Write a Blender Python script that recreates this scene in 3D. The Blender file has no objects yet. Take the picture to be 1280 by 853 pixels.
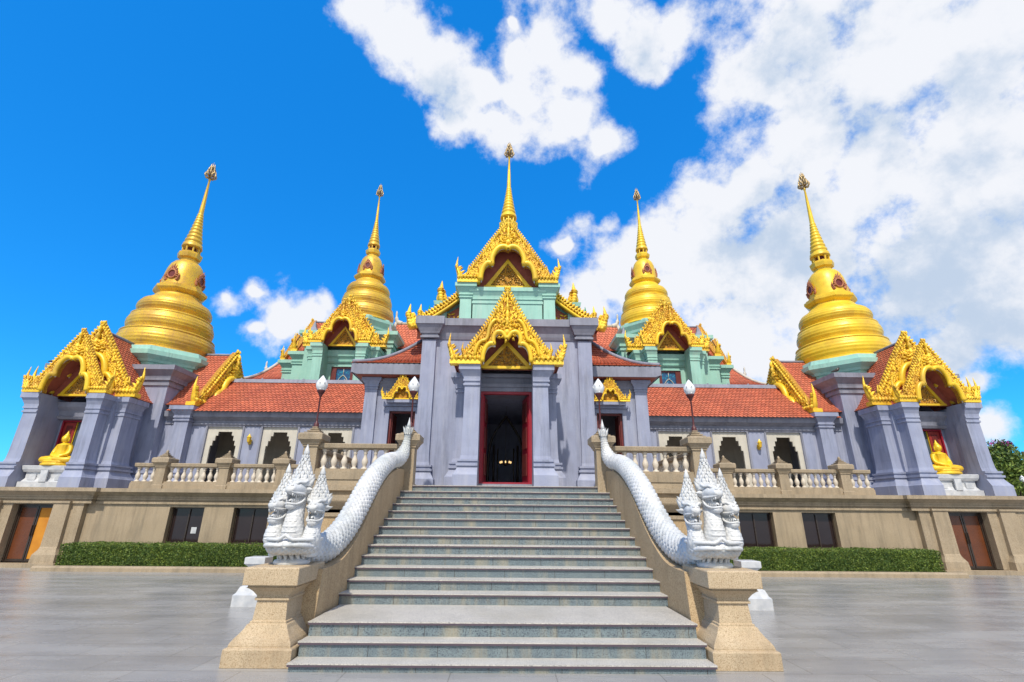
import bpy, math, random
import numpy as np
from mathutils import Matrix, Vector
from mathutils.geometry import tessellate_polygon
random.seed(7); rs = np.random.RandomState(7)
PI = math.pi
S = bpy.context.scene
COL = S.collection
# ---------------------------------------------------------------- camera
F, PITCH, YAW, ROLL = 612.0, math.radians(19.5), math.radians(.62), math.radians(.5)
cd = bpy.data.cameras.new('camera'); cam = bpy.data.objects.new('camera', cd); COL.objects.link(cam)
cd.sensor_width = 36; cd.lens = 36*F/1280; cd.clip_end = 3000; cd.clip_start = .1
fw = Vector((math.sin(YAW)*math.cos(PITCH), math.cos(YAW)*math.cos(PITCH), math.sin(PITCH)))
r0 = Vector((math.cos(YAW), -math.sin(YAW), 0)); u0 = r0.cross(fw)
rr = math.cos(ROLL)*r0 + math.sin(ROLL)*u0; uu = -math.sin(ROLL)*r0 + math.cos(ROLL)*u0
mw = Matrix.Identity(4)
for i in range(3):
    mw[i][0] = rr[i]; mw[i][1] = uu[i]; mw[i][2] = -fw[i]
mw[2][3] = 1.72
cam.matrix_world = mw
S.camera = cam
# ---------------------------------------------------------------- light
SUN_EL, SUN_AZ = math.radians(52), math.radians(187)   # azimuth clockwise from +Y
sd = Vector((math.sin(SUN_AZ)*math.cos(SUN_EL), math.cos(SUN_AZ)*math.cos(SUN_EL), math.sin(SUN_EL)))
sl = bpy.data.lights.new('sun', 'SUN'); sun = bpy.data.objects.new('sun', sl); COL.objects.link(sun)
sl.energy = 2.9; sl.angle = math.radians(1.2); sl.color = (1, .93, .80)
sun.rotation_euler = (-sd).to_track_quat('-Z', 'Y').to_euler()
S.view_settings.view_transform = 'Standard'; S.view_settings.look = 'None'
S.view_settings.exposure = .55; S.view_settings.gamma = 1; S.view_settings.use_curve_mapping = False
S.render.engine = 'CYCLES'
S.cycles.use_denoising = True
S.cycles.max_bounces = 6; S.cycles.diffuse_bounces = 3; S.cycles.glossy_bounces = 3

w = bpy.data.worlds.new('World'); S.world = w; w.use_nodes = True
nt = w.node_tree; nt.nodes.clear()
def N(nt, t, **k):
    n = nt.nodes.new(t)
    for a, b in k.items(): setattr(n, a, b)
    return n
BL=[(0,-.85,.5,.75),(.8,-.5,.3,.5),(-.75,-.6,.35,.35),(-0.222,0.575,0.787,0.052),(-0.181,0.606,0.774,0.056),(-0.131,0.656,0.743,0.051),(-0.055,0.684,0.728,0.072),(-0.114,0.723,0.682,0.041),(0.018,0.698,0.716,0.073),(0.093,0.713,0.695,0.066),(0.162,0.743,0.650,0.047),(-0.040,0.736,0.676,0.045),(0.072,0.626,0.777,0.039),(0.117,0.659,0.743,0.039),(0.017,0.646,0.763,0.049),(0.162,0.586,0.794,0.046),(0.239,0.639,0.732,0.032),(0.271,0.579,0.769,0.047),(0.218,0.601,0.769,0.047),(0.002,0.605,0.796,0.030),(0.646,0.464,0.606,0.096),(0.554,0.508,0.659,0.115),(0.460,0.552,0.696,0.079),(0.424,0.615,0.665,0.080),(0.371,0.644,0.669,0.047),(0.491,0.640,0.591,0.118),(0.418,0.723,0.550,0.075),(0.585,0.633,0.508,0.138),(0.361,0.768,0.530,0.070),(0.394,0.805,0.443,0.123),(0.299,0.822,0.485,0.072),(0.246,0.875,0.416,0.090),(0.170,0.907,0.386,0.066),(0.674,0.561,0.480,0.113),(0.509,0.753,0.416,0.152),(0.664,0.659,0.354,0.122),(0.724,0.637,0.267,0.080),(0.565,0.777,0.277,0.114),(0.425,0.848,0.316,0.115),(0.683,0.695,0.225,0.059),(0.702,0.703,0.113,0.032),(0.706,0.687,0.172,0.020),(-0.493,0.800,0.343,0.035),(-0.454,0.813,0.365,0.029),(-0.425,0.848,0.317,0.057),(-0.369,0.866,0.336,0.043),(-0.466,0.833,0.299,0.031),(0.132,0.854,0.504,0.044),(0.202,0.824,0.529,0.024),(-0.349,0.862,0.368,0.020),(0.830,0.420,0.367,0.102),(0.821,0.543,0.179,0.095),(0.067,0.418,0.906,0.167),(0.448,0.337,0.828,0.227)]  # leading blobs are unseen clouds behind the camera, added as neutral fill light
DK=[(0.659,0.638,0.397,0.100),(0.707,0.588,0.393,0.095),(0.646,0.695,0.316,0.097),(0.707,0.661,0.251,0.070),(0.461,0.585,0.667,0.060),(0.462,0.755,0.465,0.073),(0.644,0.509,0.572,0.049),(0.560,0.592,0.580,0.059),(-0.113,0.690,0.715,0.026),(0.221,0.619,0.754,0.033)]

def build_world():
    L = nt.links
    out = N(nt, 'ShaderNodeOutputWorld'); bg = N(nt, 'ShaderNodeBackground'); bg.inputs[1].default_value = .15
    sky = N(nt, 'ShaderNodeTexSky', sky_type='NISHITA'); sky.sun_disc = False
    sky.sun_elevation = SUN_EL; sky.sun_rotation = SUN_AZ; sky.air_density = 1.0; sky.dust_density = .3; sky.ozone_density = 3.0
    hs = N(nt, 'ShaderNodeHueSaturation'); hs.inputs['Saturation'].default_value = 1.3
    L.new(sky.outputs[0], hs.inputs['Color'])
    tint = N(nt, 'ShaderNodeMix', data_type='RGBA', blend_type='MULTIPLY'); tint.inputs[0].default_value = 1
    tint.inputs[7].default_value = (.30, 1.12, 1.40, 1)
    L.new(hs.outputs[0], tint.inputs[6])
    az = N(nt, 'ShaderNodeMix', data_type='RGBA'); az.inputs[0].default_value = .55; az.inputs[7].default_value = (.02, 1.10, 3.6, 1); L.new(tint.outputs[2], az.inputs[6])
    tc = N(nt, 'ShaderNodeTexCoord'); nr = N(nt, 'ShaderNodeVectorMath', operation='NORMALIZE'); L.new(tc.outputs['Generated'], nr.inputs[0])
    # a gentle warp of the directions roughens the outline of each cloud
    nz = N(nt, 'ShaderNodeTexNoise'); nz.inputs['Scale'].default_value = 5.0; nz.inputs['Detail'].default_value = 4
    L.new(nr.outputs[0], nz.inputs['Vector'])
    sb = N(nt, 'ShaderNodeVectorMath', operation='SUBTRACT'); sb.inputs[1].default_value = (.5, .5, .5); L.new(nz.outputs['Color'], sb.inputs[0])
    sc = N(nt, 'ShaderNodeVectorMath', operation='SCALE'); sc.inputs['Scale'].default_value = .13; L.new(sb.outputs[0], sc.inputs[0])
    wd = N(nt, 'ShaderNodeVectorMath', operation='ADD'); L.new(nr.outputs[0], wd.inputs[0]); L.new(sc.outputs[0], wd.inputs[1])
    def field(blobs):
        acc = None
        for x, y, z, r in blobs:
            d = N(nt, 'ShaderNodeVectorMath', operation='DISTANCE'); d.inputs[1].default_value = (x, y, z); L.new(wd.outputs[0], d.inputs[0])
            m = N(nt, 'ShaderNodeMath', operation='MULTIPLY_ADD'); m.inputs[1].default_value = -1/(1.8*r); m.inputs[2].default_value = 1
            L.new(d.outputs['Value'], m.inputs[0])
            if acc is None: acc = m
            else:
                k = N(nt, 'ShaderNodeMath', operation='SMOOTH_MAX'); k.inputs[2].default_value = .25
                L.new(acc.outputs[0], k.inputs[0]); L.new(m.outputs[0], k.inputs[1]); acc = k
        return acc
    def math_(op, a, b, c=None):
        m = N(nt, 'ShaderNodeMath', operation=op)
        for i, v in enumerate((a, b, c)):
            if v is None: continue
            if isinstance(v, (int, float)): m.inputs[i].default_value = v
            else: L.new(v, m.inputs[i])
        return m.outputs[0]
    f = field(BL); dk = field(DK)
    n1 = N(nt, 'ShaderNodeTexNoise'); n1.inputs['Scale'].default_value = 9; n1.inputs['Detail'].default_value = 10; n1.inputs['Roughness'].default_value = .63
    L.new(nr.outputs[0], n1.inputs['Vector'])
    n1v = math_('SUBTRACT', n1.outputs[0], .5)
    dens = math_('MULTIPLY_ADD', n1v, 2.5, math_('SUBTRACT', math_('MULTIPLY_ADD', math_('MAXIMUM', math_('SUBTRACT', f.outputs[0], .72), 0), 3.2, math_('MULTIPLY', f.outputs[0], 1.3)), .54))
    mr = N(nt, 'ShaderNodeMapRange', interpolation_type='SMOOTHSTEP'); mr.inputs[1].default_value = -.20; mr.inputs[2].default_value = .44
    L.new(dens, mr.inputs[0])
    n2 = N(nt, 'ShaderNodeTexNoise'); n2.inputs['Scale'].default_value = 3.2; n2.inputs['Detail'].default_value = 6; n2.inputs['Roughness'].default_value = .5
    ad = N(nt, 'ShaderNodeVectorMath', operation='ADD'); ad.inputs[1].default_value = (3.1, 1.7, .4); L.new(nr.outputs[0], ad.inputs[0]); L.new(ad.outputs[0], n2.inputs['Vector'])
    g = math_('MULTIPLY_ADD', math_('SUBTRACT', n2.outputs[0], .5), 1.9, math_('MULTIPLY', dk.outputs[0], .9))
    n3 = N(nt, 'ShaderNodeTexNoise'); n3.inputs['Scale'].default_value = 9; n3.inputs['Detail'].default_value = 6; n3.inputs['Roughness'].default_value = .55
    of = N(nt, 'ShaderNodeVectorMath', operation='ADD'); of.inputs[1].default_value = (-.012, -.02, .035); L.new(nr.outputs[0], of.inputs[0]); L.new(of.outputs[0], n3.inputs['Vector'])
    g = math_('MULTIPLY_ADD', math_('SUBTRACT', n3.outputs[0], n1.outputs[0]), 2.6, g)
    gm = N(nt, 'ShaderNodeMapRange', interpolation_type='SMOOTHSTEP'); gm.inputs[1].default_value = .08; gm.inputs[2].default_value = 1.1; gm.inputs[4].default_value = .9
    L.new(g, gm.inputs[0])
    cc = N(nt, 'ShaderNodeMix', data_type='RGBA'); cc.inputs[6].default_value = (4.1, 4.2, 4.45, 1); cc.inputs[7].default_value = (2.3, 2.85, 3.65, 1)
    L.new(gm.outputs[0], cc.inputs[0])
    # horizon whitening of the blue
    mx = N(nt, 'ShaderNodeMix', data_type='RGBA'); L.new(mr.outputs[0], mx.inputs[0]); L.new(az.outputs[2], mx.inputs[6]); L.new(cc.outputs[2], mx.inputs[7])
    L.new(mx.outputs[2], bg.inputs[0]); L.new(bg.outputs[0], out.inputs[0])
build_world()
w.cycles.sampling_method = 'MANUAL'; w.cycles.sample_map_resolution = 512

# ---------------------------------------------------------------- materials
def mat(name, c1, c2=None, scale=6, rough=.7, metal=0, bump=.15, bscale=40, stain=None, stain_amt=.4, speck=None, speck_scale=180,
        spec=.5, island=0, streak=False, detail=5, emit=None, voro=None, dist=.02, grime=0):
    m = bpy.data.materials.new(name); m.use_nodes = True; t = m.node_tree; L = t.links
    bs = t.nodes['Principled BSDF']; bs.inputs['Roughness'].default_value = rough; bs.inputs['Metallic'].default_value = metal
    bs.inputs['Specular IOR Level'].default_value = spec
    tc = N(t, 'ShaderNodeTexCoord'); v = tc.outputs['Object']
    def noise(sc, det=5, vec=v, ro=.55):
        n = N(t, 'ShaderNodeTexNoise'); n.inputs['Scale'].default_value = sc; n.inputs['Detail'].default_value = det; n.inputs['Roughness'].default_value = ro
        L.new(vec, n.inputs['Vector']); return n.outputs[0]
    def rng(x, a, b, lo=0., hi=1.):
        r = N(t, 'ShaderNodeMapRange'); L.new(x, r.inputs[0])
        for i, q in enumerate((a, b, lo, hi)): r.inputs[i+1].default_value = q
        return r.outputs[0]
    def mix(f, a, b, bt='MIX'):
        k = N(t, 'ShaderNodeMix', data_type='RGBA', blend_type=bt)
        for i, q in ((0, f), (6, a), (7, b)):
            if isinstance(q, (int, float)): k.inputs[i].default_value = q
            elif isinstance(q, tuple): k.inputs[i].default_value = (*q, 1)
            else: L.new(q, k.inputs[i])
        return k.outputs[2]
    c2 = c2 or tuple(q*.8 for q in c1)
    col = mix(rng(noise(scale, detail), .3, .7), c1, c2)
    if speck: col = mix(rng(noise(speck_scale, 2), .50, .62), col, speck)
    if stain:
        if streak:
            mp = N(t, 'ShaderNodeMapping'); mp.inputs['Scale'].default_value = (3.2, 3.2, .35); L.new(v, mp.inputs[0])
            s = noise(1.1, 6, mp.outputs[0], .65)
        else: s = noise(.9, 6, v, .6)
        col = mix(rng(s, .5, .72, 0, stain_amt), col, stain)
    if grime:
        mp2 = N(t, 'ShaderNodeMapping'); mp2.inputs['Scale'].default_value = (5.5, 5.5, .55); mp2.inputs['Location'].default_value = (7, 3, 1); L.new(v, mp2.inputs[0])
        g1 = rng(noise(1.0, 8, mp2.outputs[0], .72), .46, .66, 0, grime); g2 = rng(noise(.7, 4), .36, .58)
        ml = N(t, 'ShaderNodeMath', operation='MULTIPLY'); L.new(g1, ml.inputs[0]); L.new(g2, ml.inputs[1])
        col = mix(ml.outputs[0], col, tuple(q*.38 for q in c1))
    if voro:
        vo = N(t, 'ShaderNodeTexVoronoi'); vo.inputs['Scale'].default_value = voro[0]; L.new(v, vo.inputs['Vector'])
        col = mix(rng(vo.outputs['Distance'], voro[2], voro[3]), col, voro[1])
    if island:
        ge = N(t, 'ShaderNodeNewGeometry'); hs = N(t, 'ShaderNodeHueSaturation'); L.new(col, hs.inputs['Color'])
        L.new(rng(ge.outputs['Random Per Island'], 0, 1, 1-island, 1+island), hs.inputs['Value']); col = hs.outputs[0]
    L.new(col, bs.inputs['Base Color'])
    if bump:
        b = N(t, 'ShaderNodeBump'); b.inputs['Strength'].default_value = bump; b.inputs['Distance'].default_value = dist
        L.new(noise(bscale, 4), b.inputs['Height']); L.new(b.outputs[0], bs.inputs['Normal'])
        L.new(rng(noise(bscale*.15, 4), .3, .7, max(rough-.08, .03), min(rough+.1, 1)), bs.inputs['Roughness'])
    if emit:
        bs.inputs['Emission Color'].default_value = (*emit[0], 1); bs.inputs['Emission Strength'].default_value = emit[1]
    return m

M = {}
M['wall'] = mat('blue_grey_plaster', (.31, .34, .465), (.26, .28, .39), 1.6, .62, grime=.55, stain=(.42, .43, .50), stain_amt=.5, streak=True, bscale=25, bump=.2)
M['trim'] = mat('grey_moulding', (.275, .285, .35), (.205, .212, .27), 2.2, .6, grime=.6, stain=(.12, .12, .15), stain_amt=.45, streak=True, bscale=30)
M['green'] = mat('sea_green_plaster', (.32, .57, .475), (.27, .51, .43), 1.8, .55, grime=.4, stain=(.42, .55, .47), stain_amt=.5, streak=True, bscale=25)
M['stone'] = mat('washed_gravel_stone', (.44, .35, .24), (.36, .285, .19), 1.3, .8, grime=.6, stain=(.20, .17, .125), stain_amt=.55, streak=True, speck=(.25, .18, .11), speck_scale=70, bscale=90, bump=.35)
M['ped'] = mat('golden_gravel_stone', (.58, .455, .30), (.50, .385, .245), 2.5, .78, grime=.35, stain=(.33, .22, .12), stain_amt=.45, speck=(.34, .235, .135), speck_scale=95, bscale=110, bump=.6, dist=.01)
M['string'] = mat('ochre_gravel_stone', (.54, .40, .235), (.46, .335, .19), 2.0, .8, grime=.45, stain=(.28, .19, .10), stain_amt=.45, streak=True, speck=(.29, .18, .09), speck_scale=85, bscale=110, bump=.5, dist=.01)
M['white'] = mat('white_painted_plaster', (.68, .67, .65), (.57, .58, .60), 5, .5, grime=.55, stain=(.36, .40, .38), stain_amt=.6, bscale=60, bump=.25)
M['marble'] = mat('white_veined_marble', (.62, .62, .63), (.45, .47, .50), 7, .35, stain=(.33, .34, .37), stain_amt=.6, bscale=30)
M['balus'] = mat('pale_baluster_stone', (.66, .58, .48), (.56, .49, .40), 4, .6, stain=(.33, .28, .2), stain_amt=.4, bscale=60)
M['frame'] = mat('cream_window_panel', (.60, .56, .48), (.50, .47, .41), 3, .6, stain=(.38, .33, .27), stain_amt=.5, streak=True)
M['gold'] = mat('gold_paint', (.90, .60, .03), (.80, .49, .02), 3, .38, .12, bscale=30, bump=.12, stain=(.42, .25, .05), stain_amt=.55)
M['goldc'] = mat('gilded_carving', (.95, .66, .05), (.86, .50, .03), 9, .38, .15, bscale=55, bump=.7, island=.25, stain=(.40, .10, .03), stain_amt=.45)
M['goldb'] = mat('carving_ground', (.72, .40, .035), (.38, .13, .02), 22, .5, .2, bscale=60, bump=.9, dist=.04)
M['mosaic'] = mat('mirror_mosaic', (.75, .60, .25), (.50, .36, .10), 30, .25, .5, bscale=90, bump=.6, voro=(45, (.30, .14, .04), .3, .6), island=.3)
M['rust'] = mat('weathered_red_gilding', (.50, .20, .08), (.36, .11, .05), 12, .5, .1, bscale=60, bump=.6)
M['tile'] = mat('orange_clay_tile', (.60, .165, .08), (.50, .12, .06), 1.2, .6, island=.17, grime=.25, bscale=60, bump=.1, stain=(.25, .08, .05), stain_amt=.4)
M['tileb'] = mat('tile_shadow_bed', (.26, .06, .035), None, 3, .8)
M['soffit'] = mat('maroon_soffit', (.42, .12, .075), (.32, .08, .05), 5, .6, bscale=20)
M['red'] = mat('crimson_door_paint', (.33, .012, .03), (.26, .01, .025), 4, .4, bscale=30, bump=.05)
M['maroon'] = mat('dark_red_wood', (.16, .02, .02), (.10, .015, .012), 5, .5)
M['dark'] = mat('dark_interior', (.05, .045, .05), (.035, .03, .035), 2, .7)
M['bronze'] = mat('dark_brown_glass_frame', (.045, .03, .022), None, 5, .3)
M['glass'] = mat('dark_tinted_glass', (.022, .014, .014), (.03, .02, .02), 1, .08, bump=0)
M['glassb'] = mat('blue_reflecting_glass', (.05, .075, .10), (.09, .12, .15), 2, .06, bump=0)
M['redn'] = mat('brick_red_shutter_paint', (.34, .035, .03), (.26, .025, .02), 4, .5)
M['orange'] = mat('orange_curtain', (.62, .26, .02), (.45, .16, .01), 2, .7)
M['amber'] = mat('amber_wood_door', (.15, .045, .015), (.10, .03, .01), 2, .3)
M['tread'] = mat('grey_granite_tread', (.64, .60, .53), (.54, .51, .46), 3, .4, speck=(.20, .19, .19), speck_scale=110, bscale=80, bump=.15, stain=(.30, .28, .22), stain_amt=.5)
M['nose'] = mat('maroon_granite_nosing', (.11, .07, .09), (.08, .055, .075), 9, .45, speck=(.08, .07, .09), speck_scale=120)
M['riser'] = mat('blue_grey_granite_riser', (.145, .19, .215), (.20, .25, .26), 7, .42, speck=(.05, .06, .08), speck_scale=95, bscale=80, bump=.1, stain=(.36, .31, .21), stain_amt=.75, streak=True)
M['lampred'] = mat('dark_red_lamp_paint', (.10, .02, .02), None, 5, .4)
M['bud'] = mat('milky_lamp_glass', (.80, .80, .80), (.72, .74, .76), 3, .25, bump=0)
M['silver'] = mat('bronze_filigree', (.55, .38, .16), (.35, .27, .16), 20, .35, .5, bscale=60, bump=.4)
M['greeng'] = mat('green_glazed_ceramic', (.02, .34, .10), (.02, .25, .08), 5, .15)
M['blueg'] = mat('blue_stained_glass', (.01, .17, .30), (.015, .25, .36), 9, .15, voro=(9, (.02, .08, .20), .3, .5))
M['bark'] = mat('bark', (.10, .075, .05), (.06, .045, .03), 9, .9, bscale=30, bump=.5)
def leafmat(name, a, b):
    m = mat(name, a, b, 1.3, .55, island=.45, bump=0, spec=.3); return m
M['leaf'] = leafmat('hedge_leaf', (.18, .23, .035), (.11, .16, .028))
M['leafd'] = leafmat('tree_leaf', (.09, .15, .03), (.05, .095, .022))
M['leafy'] = leafmat('yellow_green_leaf', (.12, .17, .03), (.07, .12, .02))
M['leafp'] = leafmat('magenta_bract', (.35, .03, .22), (.25, .02, .15))

def ground_mat():
    m = bpy.data.materials.new('polished_paving'); m.use_nodes = True; t = m.node_tree; L = t.links
    bs = t.nodes['Principled BSDF']; tc = N(t, 'ShaderNodeTexCoord')
    mp = N(t, 'ShaderNodeMapping'); mp.inputs['Scale'].default_value = (.45, 1.5, 1); L.new(tc.outputs['Object'], mp.inputs[0])
    n = N(t, 'ShaderNodeTexNoise'); n.inputs['Scale'].default_value = 1.0; n.inputs['Detail'].default_value = 8; n.inputs['Roughness'].default_value = .65; L.new(mp.outputs[0], n.inputs[0])
    r = N(t, 'ShaderNodeValToRGB'); r.color_ramp.elements[0].position = .32; r.color_ramp.elements[0].color = (.285, .28, .275, 1)
    r.color_ramp.elements[1].position = .68; r.color_ramp.elements[1].color = (.385, .372, .35, 1); L.new(n.outputs[0], r.inputs[0])
    n2 = N(t, 'ShaderNodeTexNoise'); n2.inputs['Scale'].default_value = 90; n2.inputs['Detail'].default_value = 3; L.new(tc.outputs['Object'], n2.inputs[0])
    r2 = N(t, 'ShaderNodeMapRange'); r2.inputs[1].default_value = .35; r2.inputs[2].default_value = .65; r2.inputs[3].default_value = .8; r2.inputs[4].default_value = 1.15; L.new(n2.outputs[0], r2.inputs[0])
    mu = N(t, 'ShaderNodeMix', data_type='RGBA', blend_type='MULTIPLY'); mu.inputs[0].default_value = 1; L.new(r.outputs[0], mu.inputs[6]); L.new(r2.outputs[0], mu.inputs[7])
    bk = N(t, 'ShaderNodeTexBrick'); bk.inputs['Scale'].default_value = 1; bk.inputs['Brick Width'].default_value = 1.2; bk.inputs['Row Height'].default_value = .6
    bk.inputs['Mortar Size'].default_value = .007; bk.inputs['Color1'].default_value = (1, 1, 1, 1); bk.inputs['Color2'].default_value = (.86, .87, .89, 1); bk.inputs['Mortar'].default_value = (.62, .61, .59, 1)
    L.new(tc.outputs['Object'], bk.inputs[0])
    m2 = N(t, 'ShaderNodeMix', data_type='RGBA', blend_type='MULTIPLY'); m2.inputs[0].default_value = 1; L.new(mu.outputs[2], m2.inputs[6]); L.new(bk.outputs[0], m2.inputs[7])
    L.new(m2.outputs[2], bs.inputs['Base Color'])
    rr_ = N(t, 'ShaderNodeMapRange'); rr_.inputs[1].default_value = .3; rr_.inputs[2].default_value = .7; rr_.inputs[3].default_value = .12; rr_.inputs[4].default_value = .38; L.new(n.outputs[0], rr_.inputs[0])
    L.new(rr_.outputs[0], bs.inputs['Roughness'])
    b = N(t, 'ShaderNodeBump'); b.inputs['Strength'].default_value = .12; b.inputs['Distance'].default_value = .02; L.new(n2.outputs[0], b.inputs['Height']); L.new(b.outputs[0], bs.inputs['Normal'])
    return m
M['ground'] = ground_mat()

# ---------------------------------------------------------------- mesh helpers
def TR(x=0, y=0, z=0): return Matrix.Translation((x, y, z))
def SC(x=1, y=1, z=1): return Matrix.Diagonal((x, y, z, 1))
def RZ(a): return Matrix.Rotation(a, 4, 'Z')
I4 = Matrix.Identity(4)
class MB:
    def __init__(s, T=I4): s.T = np.array(T); s.V = []; s.n = 0; s.F = []; s.m = []; s.sm = []
    def add(s, V, Fc, m=0, smooth=False):
        V = np.asarray(V, float); V = V@s.T[:3, :3].T + s.T[:3, 3]
        s.V.append(V); b = s.n; s.n += len(V)
        for f in Fc: s.F.append([i+b for i in f])
        s.m += [m]*len(Fc); s.sm += [smooth]*len(Fc)
ROOT = {}
def _mk(name, mb, mats, off):
    me = bpy.data.meshes.new(name); V = np.concatenate(mb.V) - np.array(off)
    me.from_pydata(V.tolist(), [], mb.F)
    for q in mats: me.materials.append(M[q])
    me.polygons.foreach_set('material_index', mb.m); me.polygons.foreach_set('use_smooth', mb.sm); me.update()
    o = bpy.data.objects.new(name, me); COL.objects.link(o); return o
def part(name, mb, mats, parent, label=None, kind=None):
    off = ROOT[parent]; o = _mk(name, mb, [mats] if isinstance(mats, str) else mats, off); o.parent = parent; ROOT[o] = off
    if label: o['label'] = label
    if kind: o['kind'] = kind
    return o
def thing(name, label, cat, loc, group=None):
    o = bpy.data.objects.new(name, None); COL.objects.link(o); o.location = loc; o.empty_display_size = .3
    o['label'] = label; o['category'] = cat
    if group: o['group'] = group
    ROOT[o] = tuple(loc); return o
def single(name, mb, mats, label=None, cat=None, loc=(0, 0, 0), group=None, kind=None):
    o = _mk(name, mb, [mats] if isinstance(mats, str) else mats, loc); o.location = loc; ROOT[o] = tuple(loc)
    if label: o['label'] = label
    if cat: o['category'] = cat
    if group: o['group'] = group
    if kind: o['kind'] = kind
    return o
def box(b, x0, x1, y0, y1, z0, z1, m=0):
    V = [(x, y, z) for z in (z0, z1) for x, y in ((x0, y0), (x1, y0), (x1, y1), (x0, y1))]
    b.add(V, [(3, 2, 1, 0), (4, 5, 6, 7), (0, 1, 5, 4), (1, 2, 6, 5), (2, 3, 7, 6), (3, 0, 4, 7)], m)
def rstack(b, cx, cy, prof, m=0):           # square section loft: (z, half_x, half_y)
    V = []
    for z, hx, hy in prof: V += [(cx-hx, cy-hy, z), (cx+hx, cy-hy, z), (cx+hx, cy+hy, z), (cx-hx, cy+hy, z)]
    n = len(prof); Fc = [(3, 2, 1, 0), tuple(4*(n-1)+i for i in range(4))]
    for k in range(n-1):
        for i in range(4):
            j = (i+1) % 4; Fc.append((4*k+i, 4*k+j, 4*k+4+j, 4*k+4+i))
    b.add(V, Fc, m)
def nstack(b, cx, cy, n, prof, rot=0, m=0, smooth=False, cap=True):
    a = np.arange(n)/n*2*PI+rot; V = []
    for z, r in prof:
        V.append(np.stack([cx+r*np.cos(a), cy+r*np.sin(a), np.full(n, z)], 1))
    V = np.concatenate(V); K = len(prof); Fc = []
    for k in range(K-1):
        for i in range(n):
            j = (i+1) % n; Fc.append((k*n+i, k*n+j, (k+1)*n+j, (k+1)*n+i))
    b.add(V, Fc, m, smooth)
    if cap:
        b.add(V[:n], [tuple(range(n))[::-1]], m); b.add(V[-n:], [tuple(range(n))], m)
def prism(b, poly, y0, y1, m=0, axis='y'):  # polygon in (x,z) extruded along y, or (y,z) along x, or (x,y) along z
    n = len(poly)
    f = {'y': lambda p, t: (p[0], t, p[1]), 'x': lambda p, t: (t, p[0], p[1]), 'z': lambda p, t: (p[0], p[1], t)}[axis]
    V = [f(p, y0) for p in poly]+[f(p, y1) for p in poly]
    tri = tessellate_polygon([[Vector((p[0], p[1], 0)) for p in poly]])
    Fc = [tuple(t) for t in tri]+[tuple(n+i for i in t[::-1]) for t in tri]
    Fc += [(i, (i+1) % n, n+(i+1) % n, n+i) for i in range(n)]
    b.add(V, Fc, m)
def frames(P):
    P = np.asarray(P, float); T = np.gradient(P, axis=0); T /= np.linalg.norm(T, axis=1)[:, None]+1e-9
    up = np.array([0, 0, 1.]) if abs(T[0][2]) < .9 else np.array([1., 0, 0])
    Nn = []; n = np.cross(T[0], up); n /= np.linalg.norm(n)
    for t in T:
        n = n-t*np.dot(n, t); n /= np.linalg.norm(n); Nn.append(n.copy())
    Nn = np.array(Nn); return P, T, Nn, np.cross(T, Nn)
def tube(b, P, R, n=8, m=0, smooth=True, sx=1, cap=True):
    P, T, A, B = frames(P); R = np.broadcast_to(np.asarray(R, float), (len(P),)); a = np.arange(n)/n*2*PI
    V = (P[:, None]+R[:, None, None]*(np.cos(a)[None, :, None]*A[:, None]*sx+np.sin(a)[None, :, None]*B[:, None])).reshape(-1, 3)
    K = len(P); Fc = [(k*n+i, k*n+(i+1) % n, (k+1)*n+(i+1) % n, (k+1)*n+i) for k in range(K-1) for i in range(n)]
    if cap: Fc += [tuple(range(n))[::-1], tuple(range((K-1)*n, K*n))]
    b.add(V, Fc, m, smooth)
def crom(P, k=8):                             # smooth interpolation through points
    P = np.asarray(P, float); Q = np.vstack([2*P[0]-P[1], P, 2*P[-1]-P[-2]]); out = []
    for i in range(1, len(Q)-2):
        p0, p1, p2, p3 = Q[i-1:i+3]
        for t in np.arange(k)/k:
            out.append(.5*(2*p1+(p2-p0)*t+(2*p0-5*p1+4*p2-p3)*t*t+(3*p1-p0-3*p2+p3)*t**3))
    out.append(Q[-2]); return np.array(out)
def ell(b, c, r, n=10, k=7, m=0):
    V = []; Fc = []
    for i in range(k+1):
        t = PI*i/k
        for j in range(n): a = 2*PI*j/n; V.append((c[0]+r[0]*math.sin(t)*math.cos(a), c[1]+r[1]*math.sin(t)*math.sin(a), c[2]+r[2]*math.cos(t)))
    for i in range(k):
        for j in range(n): Fc.append((i*n+j, i*n+(j+1) % n, (i+1)*n+(j+1) % n, (i+1)*n+j))
    b.add(V, Fc, m, True)
LD = np.array([(0, .35), (.3, 1), (.62, .72), (1, .05)])
def drop(b, p, d, nrm, L, W, th, m=0, curl=.25):   # a raised flame-shaped leaf lying on a surface
    d = np.asarray(d, float); d /= np.linalg.norm(d); nrm = np.asarray(nrm, float); s = np.cross(d, nrm); s /= np.linalg.norm(s); p = np.asarray(p, float)
    V = []
    for t, wd in LD:
        c = p+d*L*t+s*curl*L*t*t
        V += [c-s*W*wd, c-s*W*wd*.5+nrm*th*wd, c+nrm*th*1.25*wd, c+s*W*wd*.5+nrm*th*wd, c+s*W*wd]
    Fc = [(k*5+i, k*5+i+1, k*5+6+i, k*5+5+i) for k in range(3) for i in range(4)]+[(0, 1, 2, 3, 4), (19, 18, 17, 16, 15)]
    Fc += [(k*5+4, k*5, k*5+5, k*5+9) for k in range(3)]
    b.add(V, Fc, m, True)
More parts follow.
